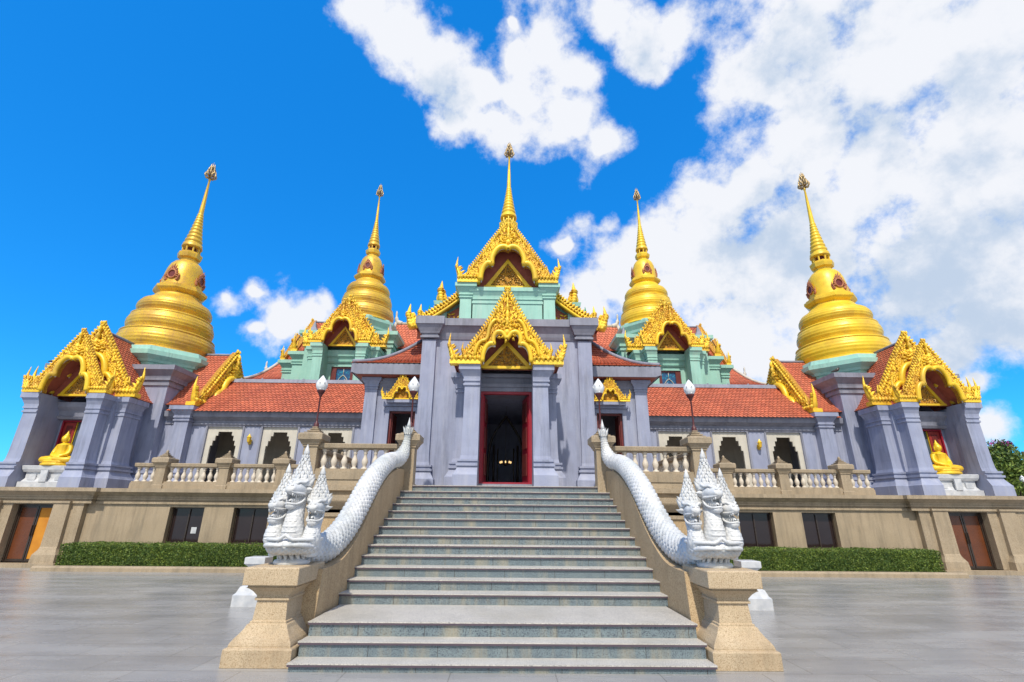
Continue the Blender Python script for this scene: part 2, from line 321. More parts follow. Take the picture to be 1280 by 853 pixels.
def tiles(b, P, nu, nv, m=0, lift=.028):   # rows of pointed clay tiles on the surface P(u,v), v down the slope
    V = []; Fc = []
    for j in range(nv):
        v0, v1, v2 = j/nv, (j+.95)/nv, (j+1.35)/nv
        off = .5*(j % 2)
        for i in range(-1, nu+1):
            u0, u1 = (i+off)/nu, (i+off+1)/nu
            if u1 <= 0 or u0 >= 1: continue
            u0 = max(u0, 0); u1 = min(u1, 1); um = (u0+u1)/2; g = .06*(u1-u0)
            c = [np.array(P(*q)) for q in ((u0+g, v0), (u1-g, v0), (u1-g, min(v1, 1)), (um, min(v2, 1.02)), (u0+g, min(v1, 1)))]
            nr_ = np.cross(c[1]-c[0], c[2]-c[0]); l = np.linalg.norm(nr_)
            if l < 1e-9: continue
            nr_ /= l
            if nr_[2] < 0: nr_ = -nr_
            c[2] = c[2]+nr_*lift; c[4] = c[4]+nr_*lift; c[3] = c[3]+nr_*lift*1.15
            k = len(V); V += c+[c[2]-nr_*.016, c[3]-nr_*.016, c[4]-nr_*.016]; Fc += [(k, k+1, k+2, k+3, k+4), (k+2, k+5, k+6, k+3), (k+3, k+6, k+7, k+4)]
    b.add(V, Fc, m)
def sheet(b, P, nu, nv, m=0, smooth=True):
    V = [P(i/nu, j/nv) for j in range(nv+1) for i in range(nu+1)]
    b.add(V, [(j*(nu+1)+i, j*(nu+1)+i+1, (j+1)*(nu+1)+i+1, (j+1)*(nu+1)+i) for j in range(nv) for i in range(nu)], m, smooth)
# ---------------------------------------------------------------- architecture helpers
def pil_prof(hx, hy, zb, zt, k=1., base=True, capk=1., fl=1.):
    p = []
    if base:
        p += [(zb+a*k, hx+o*k, hy+o*k) for a, o in ((0, .24), (.36, .24), (.38, .22), (.58, .11), (.64, .10), (.645, .15), (.72, .15), (.725, .09), (.79, .09), (.795, .13), (.86, .13), (.87, .04), (.98, .015), (1.25, 0))]
    else: p += [(zb, hx, hy)]
    p += [(zt-a*k*capk, hx-.02+o*k*fl, hy-.02+o*k*fl) for a, o in ((.72, 0), (.70, .06), (.64, .06), (.635, .02), (.56, .02), (.555, .07), (.49, .07), (.485, .045), (.40, .06), (.20, .19), (.185, .25), (0, .25))]
    return p
def cornice(b, x0, x1, y0, y1, z0, z1, o=.25, m=0):  # a moulded band round a box
    cx, cy, hx, hy = (x0+x1)/2, (y0+y1)/2, (x1-x0)/2, (y1-y0)/2; H = z1-z0
    rstack(b, cx, cy, [(z0+H*t, hx+o*q, hy+o*q) for t, q in ((0, .02), (0, .22), (.14, .22), (.141, .1), (.26, .1), (.261, .34), (.36, .34), (.361, .25), (.5, .32), (.74, .86), (.76, 1), (1, 1))], m)
OUT = [(0, 1), (.045, .94), (.12, .838), (.20, .735), (.30, .61), (.40, .497), (.50, .392), (.60, .297), (.70, .205), (.80, .125), (.90, .07), (1.0, .03)]
OUT2 = [(0, 1), (.05, .955), (.12, .89), (.20, .81), (.30, .71), (.40, .61), (.50, .50), (.60, .395), (.70, .29), (.80, .19), (.90, .10), (1.0, .04)]
INN2 = [(0, .49), (.03, .51), (.09, .525), (.18, .51), (.26, .455), (.315, .375), (.335, .30), (.33, .245), (.38, .265), (.45, .245), (.51, .185), (.545, .09), (.555, .0)]
MID2 = [(.10, .64), (.17, .64), (.26, .60), (.34, .52), (.40, .43), (.43, .365), (.50, .345), (.57, .29), (.62, .21), (.65, .11)]
INN = [(0, .30), (.03, .32), (.07, .365), (.13, .385), (.195, .375), (.24, .33), (.25, .27), (.235, .225), (.27, .235), (.335, .22), (.39, .17), (.425, .09), (.435, .0)]
MID = [(.17, .565), (.235, .555), (.30, .50), (.335, .43), (.35, .35), (.39, .30), (.46, .285), (.52, .245), (.56, .18), (.575, .10)]
def resamp(P, n):
    P = np.array(P, float); d = np.r_[0, np.cumsum(np.linalg.norm(np.diff(P, axis=0), axis=1))]; t = np.linspace(0, d[-1], n)
    return np.stack([np.interp(t, d, P[:, i]) for i in range(2)], 1)
def flame(b, x, y, z, s, h, r, m=0):          # a curved corner finial, s = -1 or 1 leaning outward
    P = crom([(x, y, z), (x+s*h*.10, y, z+h*.28), (x+s*h*.20, y, z+h*.6), (x+s*h*.17, y, z+h*1.0)], 4)
    R = np.interp(np.linspace(0, 1, len(P)), [0, .25, .6, 1], [r*.9, r, r*.55, r*.05]); tube(b, P, R, 6, m, True)
    for t in (.05, .2, .35, .5, .65):
        q = P[int(t*(len(P)-1))]
        drop(b, q+np.array([0, -r*.6, 0]), (s*.6, -.1, 1), (0, -1, 0), h*.26*(1.2-t), r*.6, r*.5, m)
        drop(b, q-np.array([s*r*.6, r*.1, 0]), (-s*.7, 0, 1), (0, -1, 0), h*.24*(1.2-t), r*.5, r*.4, m)
def gable(root, T, w, h, depth, name='gable', detail=1., ped=True, roof=True, inner=1., style=1, rs_=(1, 1), yped=None):
    """carved gable front at local y=0 (faces -y), feet on z=0; roof runs back to y=depth"""
    b = MB(T); t = .11*w; n = 26
    OUT, INN, MID, tk = (globals()['OUT'], globals()['INN'], globals()['MID'], .042) if style in (1, 3) else (OUT2, INN2, MID2, .058)
    O = resamp(OUT, n)*[w, h]; In = resamp([(x*inner, z) for x, z in INN], n)*[w, h]
    for s in (-1, 1):
        V = []
        for i in range(n):
            V += [(s*O[i][0], -t/2, O[i][1]), (s*In[i][0], -t/2, In[i][1]), (s*O[i][0], t/2, O[i][1]), (s*In[i][0], t/2, In[i][1])]
        Fc = []
        for i in range(n-1):
            a = 4*i; c = a+4; Fc += [(a, a+1, c+1, c), (a+2, c+2, c+3, a+3), (a, c, c+2, a+2), (a+1, a+3, c+3, c+1)]
        a = 4*(n-1); Fc += [(a, a+1, a+3, a+2)]
        b.add(V, Fc, 1)
        # leaf fringe on the raking edge
        k = int(20*detail); E_ = resamp(OUT[:-2], k+1)*[w, h]
        for i in range(k):
            p = E_[i]; q = E_[i+1]; d = q-p; d /= np.linalg.norm(d)+1e-9; nn = np.array([-d[1], d[0]])
            if nn[1] < 0: nn = -nn
            dr = nn*.8-d*.75
            drop(b, (s*p[0], -t*.4, p[1]), (s*dr[0], -.1, dr[1]), (0, -1, 0), .062*w, .03*w, .02*w, 0, curl=.2*s)
            pp = p-nn*.045*w
            drop(b, (s*pp[0], -t*.5, pp[1]), (s*dr[0]*.6, -.05, dr[1]+.3), (0, -1, 0), .08*w, .03*w, .035*w, 0, curl=-.3*s)
        # scatter carving
        rnd = random.Random(int(w*1000+h*77+s))
        for i in range(int(300*detail)):
            u = rnd.random()**.9; v = .10+.8*rnd.random(); j = u*(n-1); j0 = int(j); f = j-j0; j1 = min(j0+1, n-1)
            p = (O[j0]*(1-f)+O[j1]*f)*(1-v)+(In[j0]*(1-f)+In[j1]*f)*v
            a = rnd.uniform(-1.2, 1.2); L = w*rnd.uniform(.04, .075)
            drop(b, (s*p[0], -t*.5, p[1]), (s*math.sin(a)+s*.35, -.05, abs(math.cos(a))+.2), (0, -1, 0), L, L*.36, L*.26, 0, curl=rnd.uniform(-.6, .6))
        # foot band and finials
        x0, x1 = (INN[-1][0]*inner*w+.01*w, 1.02*w)
        box(b, min(s*x0, s*x1), max(s*x0, s*x1), -t*.75, t*.75, 0, .05*h, 0)
        for i in range(7):
            xx = s*(x0+(x1-x0)*(i+.5)/7); drop(b, (xx, -t*.6, .05*h), (s*.2, -.1, 1), (0, -1, 0), .09*w, .045*w, .05*w, 0)
    # face boss in the middle
    zc = (.40 if style != 2 else .62)*h
    for i in range(int(34*detail)):
        a = 2*PI*i/11+i*.1; r_ = (.03+.09*(i//11)/2)*w*(1 if style == 1 else .8)
        drop(b, (r_*math.cos(a), -t*.5, zc+r_*1.1*math.sin(a)+.03*h), (math.cos(a), -.2, math.sin(a)+.4), (0, -1, 0), .075*w, .033*w, .06*w, 0)
    ell(b, (0, -t*.5, zc), (.07*w, .09*w, .075*w), 8, 6, 0)
    for s in (-1, 1):
        ell(b, (s*.06*w, -t*.8, zc+.04*h), (.03*w, .05*w, .03*w), 7, 5, 0); ell(b, (s*.15*w, -t*.5, zc-.02*h), (.045*w, .06*w, .04*w), 7, 5, 0)
    for i in range(5 if style == 1 else 3):
        drop(b, (0, -t*.6, ((.5 if style == 1 else .67)+.09*i)*h), (.03, -.1, 1), (0, -1, 0), .13*h, .06*w*(1-.14*i), .06*w, 0, curl=0)
    g = part(name, b, ['goldc', 'goldb'], root)
    b = MB(T)
    for s in (-1, 1):
        Q = crom([(s*x*inner*w, -t*.62, z*h) for x, z in INN], 3); tube(b, Q+np.array([0, -t*.35, .03*w]), tk*w, 9, 0)
        if style == 1:
            Q = crom([(s*x*(1+(inner-1)*.5)*w, -t*.85, z*h) for x, z in MID], 3); tube(b, Q, np.interp(np.linspace(0, 1, len(Q)), [0, .15, .9, 1], [.012*w, .034*w, .034*w, .02*w]), 7, 0)
        tube(b, [(s*x*w*.985, -t*.5, z*h*.965) for x, z in OUT[:-1]], .013*w, 5, 0)
    part('arch_moulding', b, 'gold', g)
    b = MB(T)
    for s in (-1, 1):
        Q = crom([(s*(x*inner-.02)*w, -t*.75, z*h-.012*h) for x, z in INN[1:]], 3); tube(b, Q, .012*w, 5, 0)
    part('arch_edge', b, 'frame', g)
    for s in (-1, 1):
        b = MB(T); flame(b, s*.94*w, -t*.2, .04*h, s, .36*h, .065*w); flame(b, s*.74*w, -t*.3, .06*h, s, .22*h, .05*w); part('finial', b, ['goldc'], g)
    if ped:
        yp = (.42 if style == 1 else .46)*w; hw = .50*w*inner; hh = (.37 if style == 1 else .46)*h
        if yped: yp = yped*w
        if style == 3: yp, hw, hh = .10*w, .66*w, .66*h
        b = MB(T)
        fr = [(-hw, 0), (hw, 0), (0, hh)]; k = .10*hw
        prism(b, [(-hw+k*2.2, k), (hw-k*2.2, k), (0, hh-k*1.9)], yp+.02, yp+.06, 1)
        rnd = random.Random(5)
        for i in range(int(90*detail)):
            z = rnd.random()**1.5*(hh-k*3)+k; x = rnd.uniform(-1, 1)*(hw-k*2.4)*(1-z/hh)
            a = rnd.uniform(0, 6.28); drop(b, (x, yp+.02, z), (math.cos(a), -.1, math.sin(a)), (0, -1, 0), .09*hw, .03*hw, .05*hw, 0, curl=rnd.uniform(-.7, .7))
        pd = part('pediment', b, ['goldc' if style == 3 else 'mosaic', 'goldb'], g)
        b = MB(T)
        prism(b, [(-hw, 0), (hw, 0), (hw-k*.2, k), (-hw+k*.2, k)], yp-.05, yp+.04)
        for s in (-1, 1): prism(b, [(s*hw, 0), (0, hh), (0, hh-k*2), (s*(hw-k*2), 0)], yp-.04, yp+.03)
        part('pediment_frame', b, 'gold', pd)
        b = MB(T); prism(b, [(-w*.86, 0), (w*.86, 0), (w*.86, .06*h), (.5*w, .33*h), (.25*w, .60*h), (0, .88*h), (-.25*w, .60*h), (-.5*w, .33*h), (-w*.86, .06*h)], yp+.07, yp+.12)
        part('gable_back', b, 'soffit', g)
    if roof:
        R_ = np.array([(x, z) for x, z in OUT])*[w*.95, h*.97]; R_ = resamp(R_, 30); tt = np.linspace(0, 1, 30)
        b = MB(T)
        for s in (-1, 1):
            def P(u, v, s=s): return (s*np.interp(v, tt, R_[:, 0])*rs_[0], t*.5+u*(depth-t*.5), np.interp(v, tt, R_[:, 1])*rs_[1]-.03*h)
            sl = h*1.3; tiles(b, P, max(3, int(depth/.17)), max(6, int(sl/.15)), 0)
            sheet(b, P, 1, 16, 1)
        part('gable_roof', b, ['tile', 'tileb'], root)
        b = MB(T)
        for s in (-1, 1):
            def P(u, v, s=s): return (s*np.interp(v, tt, R_[:, 0])*.95*rs_[0], t*.4+u*(depth-t*.5), np.interp(v, tt, R_[:, 1])*.94*rs_[1]-.045*h)
            sheet(b, P, 1, 16, 0)
        part('soffit', b, 'soffit', root)
        b = MB(T); tube(b, [(0, 0, h*.955*rs_[1]), (0, depth, h*.955*rs_[1])], .06, 8); part('roof_ridge', b, 'trim', root)
    return g
def chedi(cx, cy, zb, k, label, wear, fr=.87):
    """gold stupa spire, total height 11.1*k"""
    th = thing('stupa', label, 'stupa', (cx, cy, zb), 'golden stupas on the roofs of the temple')
    T = TR(cx, cy, zb)@SC(k*fr, k*fr, k); b = MB(T)
    def torus_prof(z0, z1, r, bul):  # bulging ring
        return [(z0+(z1-z0)*t, r-bul+bul*math.sin(PI*t)-(.022 if i % 4 == 3 else 0)) for i, t in enumerate(np.linspace(0, 1, 21))]
    pr = [(0, 2.30), (.10, 2.30), (.12, 2.2)] + [(.13, 2.24), (.14, 2.16)]+torus_prof(.15, .95, 2.27, .13) + [(.96, 2.16), (1.0, 2.17), (1.01, 2.06), (1.06, 2.05), (1.07, 1.97)] + \
        torus_prof(1.10, 1.85, 2.02, .14)+[(1.86, 1.89), (1.90, 1.90), (1.91, 1.78), (1.97, 1.77), (1.98, 1.68)]+[(1.99, 1.60)]+torus_prof(2.02, 2.65, 1.76, .16)+[(2.7, 1.45), (2.74, 1.38), (2.80, 1.34), (2.86, 1.24), (2.95, 1.16), (3.05, 1.10)]
    pr = [q for a_, q in enumerate(pr)]
    nstack(b, 0, 0, 56, pr, 0, 0, True); part('ringed_base', b, 'gold'+wear, th)
    b = MB(T)
    nstack(b, 0, 0, 8, [(2.98, 1.06), (3.12, 1.06), (3.22, 1.22), (3.30, 1.30), (3.42, 1.30), (3.46, 1.18), (3.52, 1.18)], PI/8); part('octagonal_cornice', b, 'gold'+wear, th)
    b = MB(T)
    nstack(b, 0, 0, 40, [(3.5, 1.02), (3.8, .99), (4.15, .95), (4.5, .88), (4.75, .78), (4.92, .64), (5.0, .50), (5.04, .46)], 0, 0, True); part('bell', b, 'gold'+wear, th)
    for a in range(4):
        Tn = T@RZ(a*PI/2)@TR(0, -.94, .72)@SC(.82, .82, .82); b = MB(Tn)
        ang = np.linspace(0, 2*PI, 17); tube(b, [(math.cos(q)*.26, -.10, 4.0+math.sin(q)*.26) for q in ang], .05, 6, 0, cap=False)
        for i in range(13):
            q = -.5+i*(PI+1)/12; c, s_ = math.cos(q), math.sin(q); drop(b, (c*.30, -.08, 4.0+s_*.30), (c*.7, 0, s_*.7+.5), (0, -1, 0), .11+.30*max(0, s_)**6, .075, .05, 0)
        for s in (-1, 1): flame(b, s*.36, -.02, 3.62, s, .5, .09)
        n_ = part('niche_frame', b, 'rust', th)
        b = MB(Tn); nstack(b, 0, 0, 3, [(3.9, .01), (4.1, .01)], 0, 0, False)
        b = MB(Tn@TR(0, -.06, 4.0)@Matrix.Rotation(PI/2, 4, 'X')); nstack(b, 0, 0, 16, [(-.12, .23), (.02, .23)], 0); part('niche_recess', b, 'maroon', n_)
    b = MB(T)
    nstack(b, 0, 0, 8, [(5.02, .44), (5.15, .44), (5.22, .58), (5.40, .62), (5.46, .62), (5.48, .52), (5.54, .52)], PI/8)
    for i in range(8):
        a = i*PI/4; nstack(b, .42*math.cos(a), .42*math.sin(a), 6, [(5.54, .05), (5.86, .05)], 0)
    nstack(b, 0, 0, 12, [(5.54, .22), (5.86, .22)], 0, 1); part('throne', b, ['gold'+wear, 'maroon'], th)
    b = MB(T)
    pr = [(5.84, .2), (5.84, .52), (5.9, .52)]; z = 5.90; r = .50
    for i in range(10):
        dz = .25-.012*i; pr += [(z+dz*.15, r), (z+dz*.55, r*.98), (z+dz*.75, r*.82), (z+dz, r*.80)]; z += dz; r *= .885
    zs = z; pr += [(zs+.02, r*.9), (zs+1.2, .085), (9.9, .045), (9.94, .075), (10.0, .075), (10.04, .035), (10.1, .03)]
    nstack(b, 0, 0, 28, pr, 0, 0, True); part('spire', b, 'gold'+wear, th)
    b = MB(T)
    nstack(b, 0, 0, 10, [(9.9, .03), (10.0, .08), (10.06, .03), (10.6, .02), (11.1, .006)], 0, 0, True)
    for lv, (z0, rr_, L) in enumerate(((10.08, .06, .42), (10.25, .05, .40), (10.45, .03, .38), (10.65, .015, .36))):
        for i in range(8 if lv < 2 else 6):
            a = 2*PI*i/(8 if lv < 2 else 6)+lv*.4; c, s_ = math.cos(a), math.sin(a); o_ = .95-.17*lv
            P = [(c*rr_, s_*rr_, z0), (c*(rr_+.45*L*o_), s_*(rr_+.45*L*o_), z0+.1*L), (c*(rr_+.62*L*o_), s_*(rr_+.62*L*o_), z0+.45*L), (c*(rr_+.35*L*o_), s_*(rr_+.35*L*o_), z0+L)]
            tube(b, crom(P, 3), np.interp(np.linspace(0, 1, 10), [0, .5, 1], [.03, .055, .008]), 4, 0)
    part('umbrella_finial', b, 'silver', th)
    return th
M['goldw'] = mat('weathered_gold_paint', (.84, .54, .04), (.70, .42, .025), 2.2, .40, .3, bscale=25, bump=.2, stain=(.40, .20, .06), stain_amt=.75, speck=(.55, .32, .08), speck_scale=22)
def fstack(b, xin, s, cy, prof, m=0):         # square loft whose inner face (x = s*xin) stays flat
    h0 = min(p[1] for p in prof); V = []
    for z, hx, hy in prof:
        w_ = 2*h0+(hx-h0); a, c = sorted((s*xin, s*(xin+w_))); V += [(a, cy-hy, z), (c, cy-hy, z), (c, cy+hy, z), (a, cy+hy, z)]
    n = len(prof); Fc = [(3, 2, 1, 0), tuple(4*(n-1)+i for i in range(4))]
    for k in range(n-1):
        for i in range(4): j = (i+1) % 4; Fc.append((4*k+i, 4*k+j, 4*k+4+j, 4*k+4+i))
    b.add(V, Fc, m)
def niche_porch(root, T, z0, zt, k, wallm='wall'):
    """stepped pilasters carrying the gables, solid porch sides behind; local front at y=0"""
    for s in (-1, 1):
        b = MB(T); fstack(b, .86*k, s, .28*k, pil_prof(.27*k, .26*k, z0, zt, k, fl=.62)); part('pillar', b, wallm, root)
        b = MB(T); fstack(b, 1.34*k, s, 1.05*k, pil_prof(.26*k, .42*k, z0, zt+.006, k, fl=.60)); part('pillar', b, wallm, root)
        b = MB(T); box(b, min(s*.89*k, s*1.5*k), max(s*.89*k, s*1.5*k), .50*k, 2.4*k, z0, zt-.06); part('porch_side', b, wallm, root)
def stepped(w0, zt):
    return [(-w0*.34, zt), (w0*.34, zt), (w0*.34, zt-.10), (w0*.46, zt-.10), (w0*.46, zt-.24), (w0*.60, zt-.24), (w0*.60, zt-.42), (w0*.72, zt-.42), (w0*.72, zt-.66)]
def wallopen(b, x0, x1, y0, y1, z0, z1, ops, m=0):
    xs = sorted({x0, x1, *[o[0] for o in ops], *[o[1] for o in ops]})
    for a, c in zip(xs[:-1], xs[1:]):
        o = [q for q in ops if q[0] <= a+1e-6 and q[1] >= c-1e-6]
        if not o: box(b, a, c, y0, y1, z0, z1, m)
        else:
            o = o[0]
            if o[2] > z0+.001: box(b, a, c, y0, y1, z0, o[2], m)
            if o[3] < z1-.001: box(b, a, c, y0, y1, o[3], z1, m)
# ---------------------------------------------------------------- ground
b = MB(); R_ = 900
box(b, -R_, R_, -R_, R_, -.3, 0); single('paved_ground', b, 'ground', kind='structure')
# ---------------------------------------------------------------- staircase
ZT = 2.38; WS = 2.50
st = thing('stone_staircase', 'wide grey granite staircase with maroon nosings climbing to the crimson door', 'staircase', (0, 6.6, 0))
steps = []; y = 6.57; z = 0
for i, r in enumerate([.09, .165, .165]+[1.96/13]*13):
    d = .26 if i < 2 else (1.24 if i == 2 else .356)
    steps.append((y, y+d, z, z+r)); y += d; z += r
for i, (ya, yb, za, zb) in enumerate(steps):
    wd = 2.46 if i < 3 else WS
    b = MB(); yb2 = yb if i < 15 else 17.0
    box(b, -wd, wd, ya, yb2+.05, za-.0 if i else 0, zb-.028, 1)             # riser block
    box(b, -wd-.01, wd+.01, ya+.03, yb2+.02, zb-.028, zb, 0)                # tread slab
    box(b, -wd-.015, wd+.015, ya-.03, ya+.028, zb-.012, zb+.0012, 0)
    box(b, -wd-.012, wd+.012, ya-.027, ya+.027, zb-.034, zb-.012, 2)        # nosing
    q = -wd+.62+.21*(i % 2)
    while q < wd:                                                            # open joints between the slabs
        box(b, q-.003, q+.003, ya-.002, ya+.01, za, zb-.03, 3); q += .84
    part('step', b, ['tread', 'riser', 'nose', 'bronze'], st)
# ---------------------------------------------------------------- naga pedestals, ramps
def mirror(s, x=0, y=0, z=0): return TR(x*s, y, z)@SC(s, 1, 1)
SIDE = {-1: 'left', 1: 'right'}
NAGA_POST_Y = 12.72
for s in (-1, 1):
    T = mirror(s, 2.90, 7.22)
    b = MB(T)
    rstack(b, 0, 0, [(0, .41, .53), (.185, .41, .53), (.20, .395, .515), (.202, .372, .49), (.222, .372, .49), (.25, .362, .48), (.29, .335, .455), (.33, .30, .42), (.38, .265, .385), (.425, .245, .365), (.428, .225, .345), (.455, .225, .345), (.457, .207, .327), (.68, .19, .31), (.682, .215, .335), (.712, .215, .335), (.714, .20, .32), (.735, .20, .32), (.75, .212, .33), (.79, .24, .36), (.82, .275, .395), (.838, .305, .425), (.84, .29, .41), (.862, .29, .41), (.864, .34, .46), (1.055, .34, .46), (1.07, .325, .445)])
    o = single('naga_pedestal', b, 'ped', 'waisted golden gravel-stone pedestal under the %s naga heads' % ('left' if s < 0 else 'right'), 'pedestal', (2.9*s, 7.22, 0), 'stone pedestals at the foot of the stairs')
    bv = o.modifiers.new('bevel', 'BEVEL'); bv.width = .006; bv.segments = 2; bv.limit_method = 'ANGLE'
    # curved ramp wall beside the steps
    prof = crom([(7.45, .99), (7.9, 1.0), (8.35, 1.06), (8.9, 1.28), (9.4, 1.58), (9.9, 1.93), (10.4, 2.24), (11.0, 2.50), (11.7, 2.68), (12.3, 2.74), (12.62, 2.74)], 5)
    poly = [(7.3, 0), (12.62, 0)]+[tuple(p[:2]) for p in prof[::-1]]
    b = MB(mirror(s)); prism(b, [(p[0], p[1]) for p in poly], 2.50, 2.98, 0, 'x')
    single('ramp_wall', b, 'string', 'ochre gravel-stone ramp wall flanking the stairs below the %s naga tail' % ('left' if s < 0 else 'right'), 'ramp wall', (2.74*s, 10, 0), 'curved ramp walls of the staircase')
# ---------------------------------------------------------------- naga statues
def scaly(b, P, R, nr, cell, m=0, amp=.018, keel=0):
    P, T, A, B = frames(P); R = np.broadcast_to(np.asarray(R, float), (len(P),))
    s = np.r_[0, np.cumsum(np.linalg.norm(np.diff(P, axis=0), axis=1))]
    k = int(s[-1]/(cell/6.5)); t = np.linspace(0, s[-1], k)
    f = lambda Q: np.stack([np.interp(t, s, Q[:, i]) for i in range(3)], 1)
    Pc, Ac, Bc = f(P), f(A), f(B); Rc = np.interp(t, s, R); n = nr*6; a = np.arange(n)/n*2*PI
    v = (t/cell)[:, None]+0*a[None]; u = (a/(2*PI)*nr)[None]+0*v; h = np.zeros_like(v)
    for par in (0, 1):
        du = (u+.5*par) % 1-.5; vv = (v+par)/2*1.0; w_ = (-(vv)+.42*(1-np.abs(2*du)**2)**.5*.9) % 1
        h = np.maximum(h, (1-w_)*(1-.35*(2*du)**2))
    D = Rc[:, None]+amp*(h-.5)*np.minimum(1, Rc/.1)[:, None]
    V = (Pc[:, None]+D[:, :, None]*(np.cos(a)[None, :, None]*Ac[:, None]+np.sin(a)[None, :, None]*Bc[:, None])).reshape(-1, 3)
    Fc = [(q*n+i, q*n+(i+1) % n, (q+1)*n+(i+1) % n, (q+1)*n+i) for q in range(k-1) for i in range(n)]
    b.add(V, Fc, m, True)
def naga_head(root, T, k):
    """head facing local -y, throat at origin"""
    T = T@SC(k*1.05, k*.82, k); b = MB(T)
    # upper jaw and cranium
    P = crom([(0, .10, .02), (0, .02, .13), (0, -.10, .17), (0, -.22, .155), (0, -.32, .165), (0, -.37, .19)], 4)
    tube(b, P, np.interp(np.linspace(0, 1, len(P)), [0, .25, .5, .75, .92, 1], [.10, .135, .12, .085, .07, .035]), 12, 0, sx=1.15)
    P = crom([(0, .06, .0), (0, -.04, -.07), (0, -.16, -.115), (0, -.27, -.12), (0, -.33, -.09)], 4)
    tube(b, P, np.interp(np.linspace(0, 1, len(P)), [0, .3, .8, 1], [.09, .075, .055, .02]), 10, 0, sx=1.45)
    # lips
    for s in (-1, 1):
        tube(b, crom([(s*.12, .0, .08), (s*.125, -.10, .085), (s*.10, -.22, .09), (s*.05, -.33, .11), (0, -.37, .13)], 4), .021, 6)
        tube(b, crom([(s*.12, .0, .03), (s*.13, -.10, -.045), (s*.10, -.22, -.085), (s*.06, -.30, -.085), (0, -.34, -.075)], 4), .020, 6)
        for i in range(6):                                                   # teeth
            y_ = -.10-.045*i; x_ = s*(.115-.012*i); L = .055 if i != 3 else .095
            tube(b, [(x_, y_, .085), (x_, y_-.004, .085-L)], [.015, .002], 5); 
            tube(b, [(x_*.95, y_+.02, -.07), (x_*.95, y_+.015, -.01)], [.015, .002], 5)
        ell(b, (s*.085, -.17, .215), (.038, .042, .04), 10, 8)                # eyes
        tube(b, crom([(s*.04, -.25, .23), (s*.09, -.21, .275), (s*.135, -.13, .27), (s*.16, -.04, .31)], 4), [.012]+[.026]*11+[.004], 6)  # brows
        ell(b, (s*.035, -.345, .215), (.028, .03, .026), 8, 6)
        for j, (a0, L) in enumerate(((.75, .17), (1.2, .18), (.3, .13))):          # cheek flames
            drop(b, (s*.11, .02-.02*j, .10+.03*j), (s*math.cos(a0), .35, math.sin(a0)), (s*.3, -1, 0), L, .05, .035, 0, curl=.3*s)
    tube(b, crom([(0, .02, .03), (0, -.12, -.01), (0, -.24, -.02), (0, -.31, -.04)], 4), np.interp(np.linspace(0, 1, 13), [0, 1], [.05, .012]), 7, sx=1.3)
    for i in range(4): drop(b, (0, -.12+.05*i, -.14-.005*i), (0, -.15+.2*i, -1), (0, -1, -.1), .16, .05, .03, 0, curl=0)   # beard
    hd = part('head', b, 'white', root)
    b = MB(T)
    P = crom([(0, .03, .20), (0, .05, .36), (0, .06, .52), (0, .06, .66), (0, .055, .76)], 5)
    R = np.interp(np.linspace(0, 1, len(P)), [0, .2, .5, .78, .86, .92, 1], [.19, .19, .13, .062, .05, .068, .01]); tube(b, P, R, 12, 0)
    tube(b, [(0, .06, .74), (0, .055, .80), (0, .05, .86), (0, .05, .95)], [.045, .055, .035, .003], 8)
    rnd = random.Random(3)
    for lv in range(9):
        z0 = .20+.062*lv; rad = float(np.interp(lv/8, [0, .25, .6, 1], [.19, .19, .12, .06])); nn = 9 if lv < 5 else 6
        for i in range(nn):
            a = 2*PI*(i+.5*(lv % 2))/nn-PI/2; c, s_ = math.cos(a), math.sin(a)
            drop(b, (c*rad*.92, .04+s_*rad*.92, z0), (c*-.10, s_*-.10, 1), (c, s_, .15), .12-.005*lv, .060-.003*lv, .016, 0, curl=.12*(1 if i % 2 else -1))
    for s in (-1, 1):
        for j in range(2): drop(b, (s*.13, .02, .20+.08*j), (s*.42, .1, 1), (0, -1, 0), .20-.03*j, .06, .035, 0, curl=.2*s)
    part('crest', b, 'white', hd)
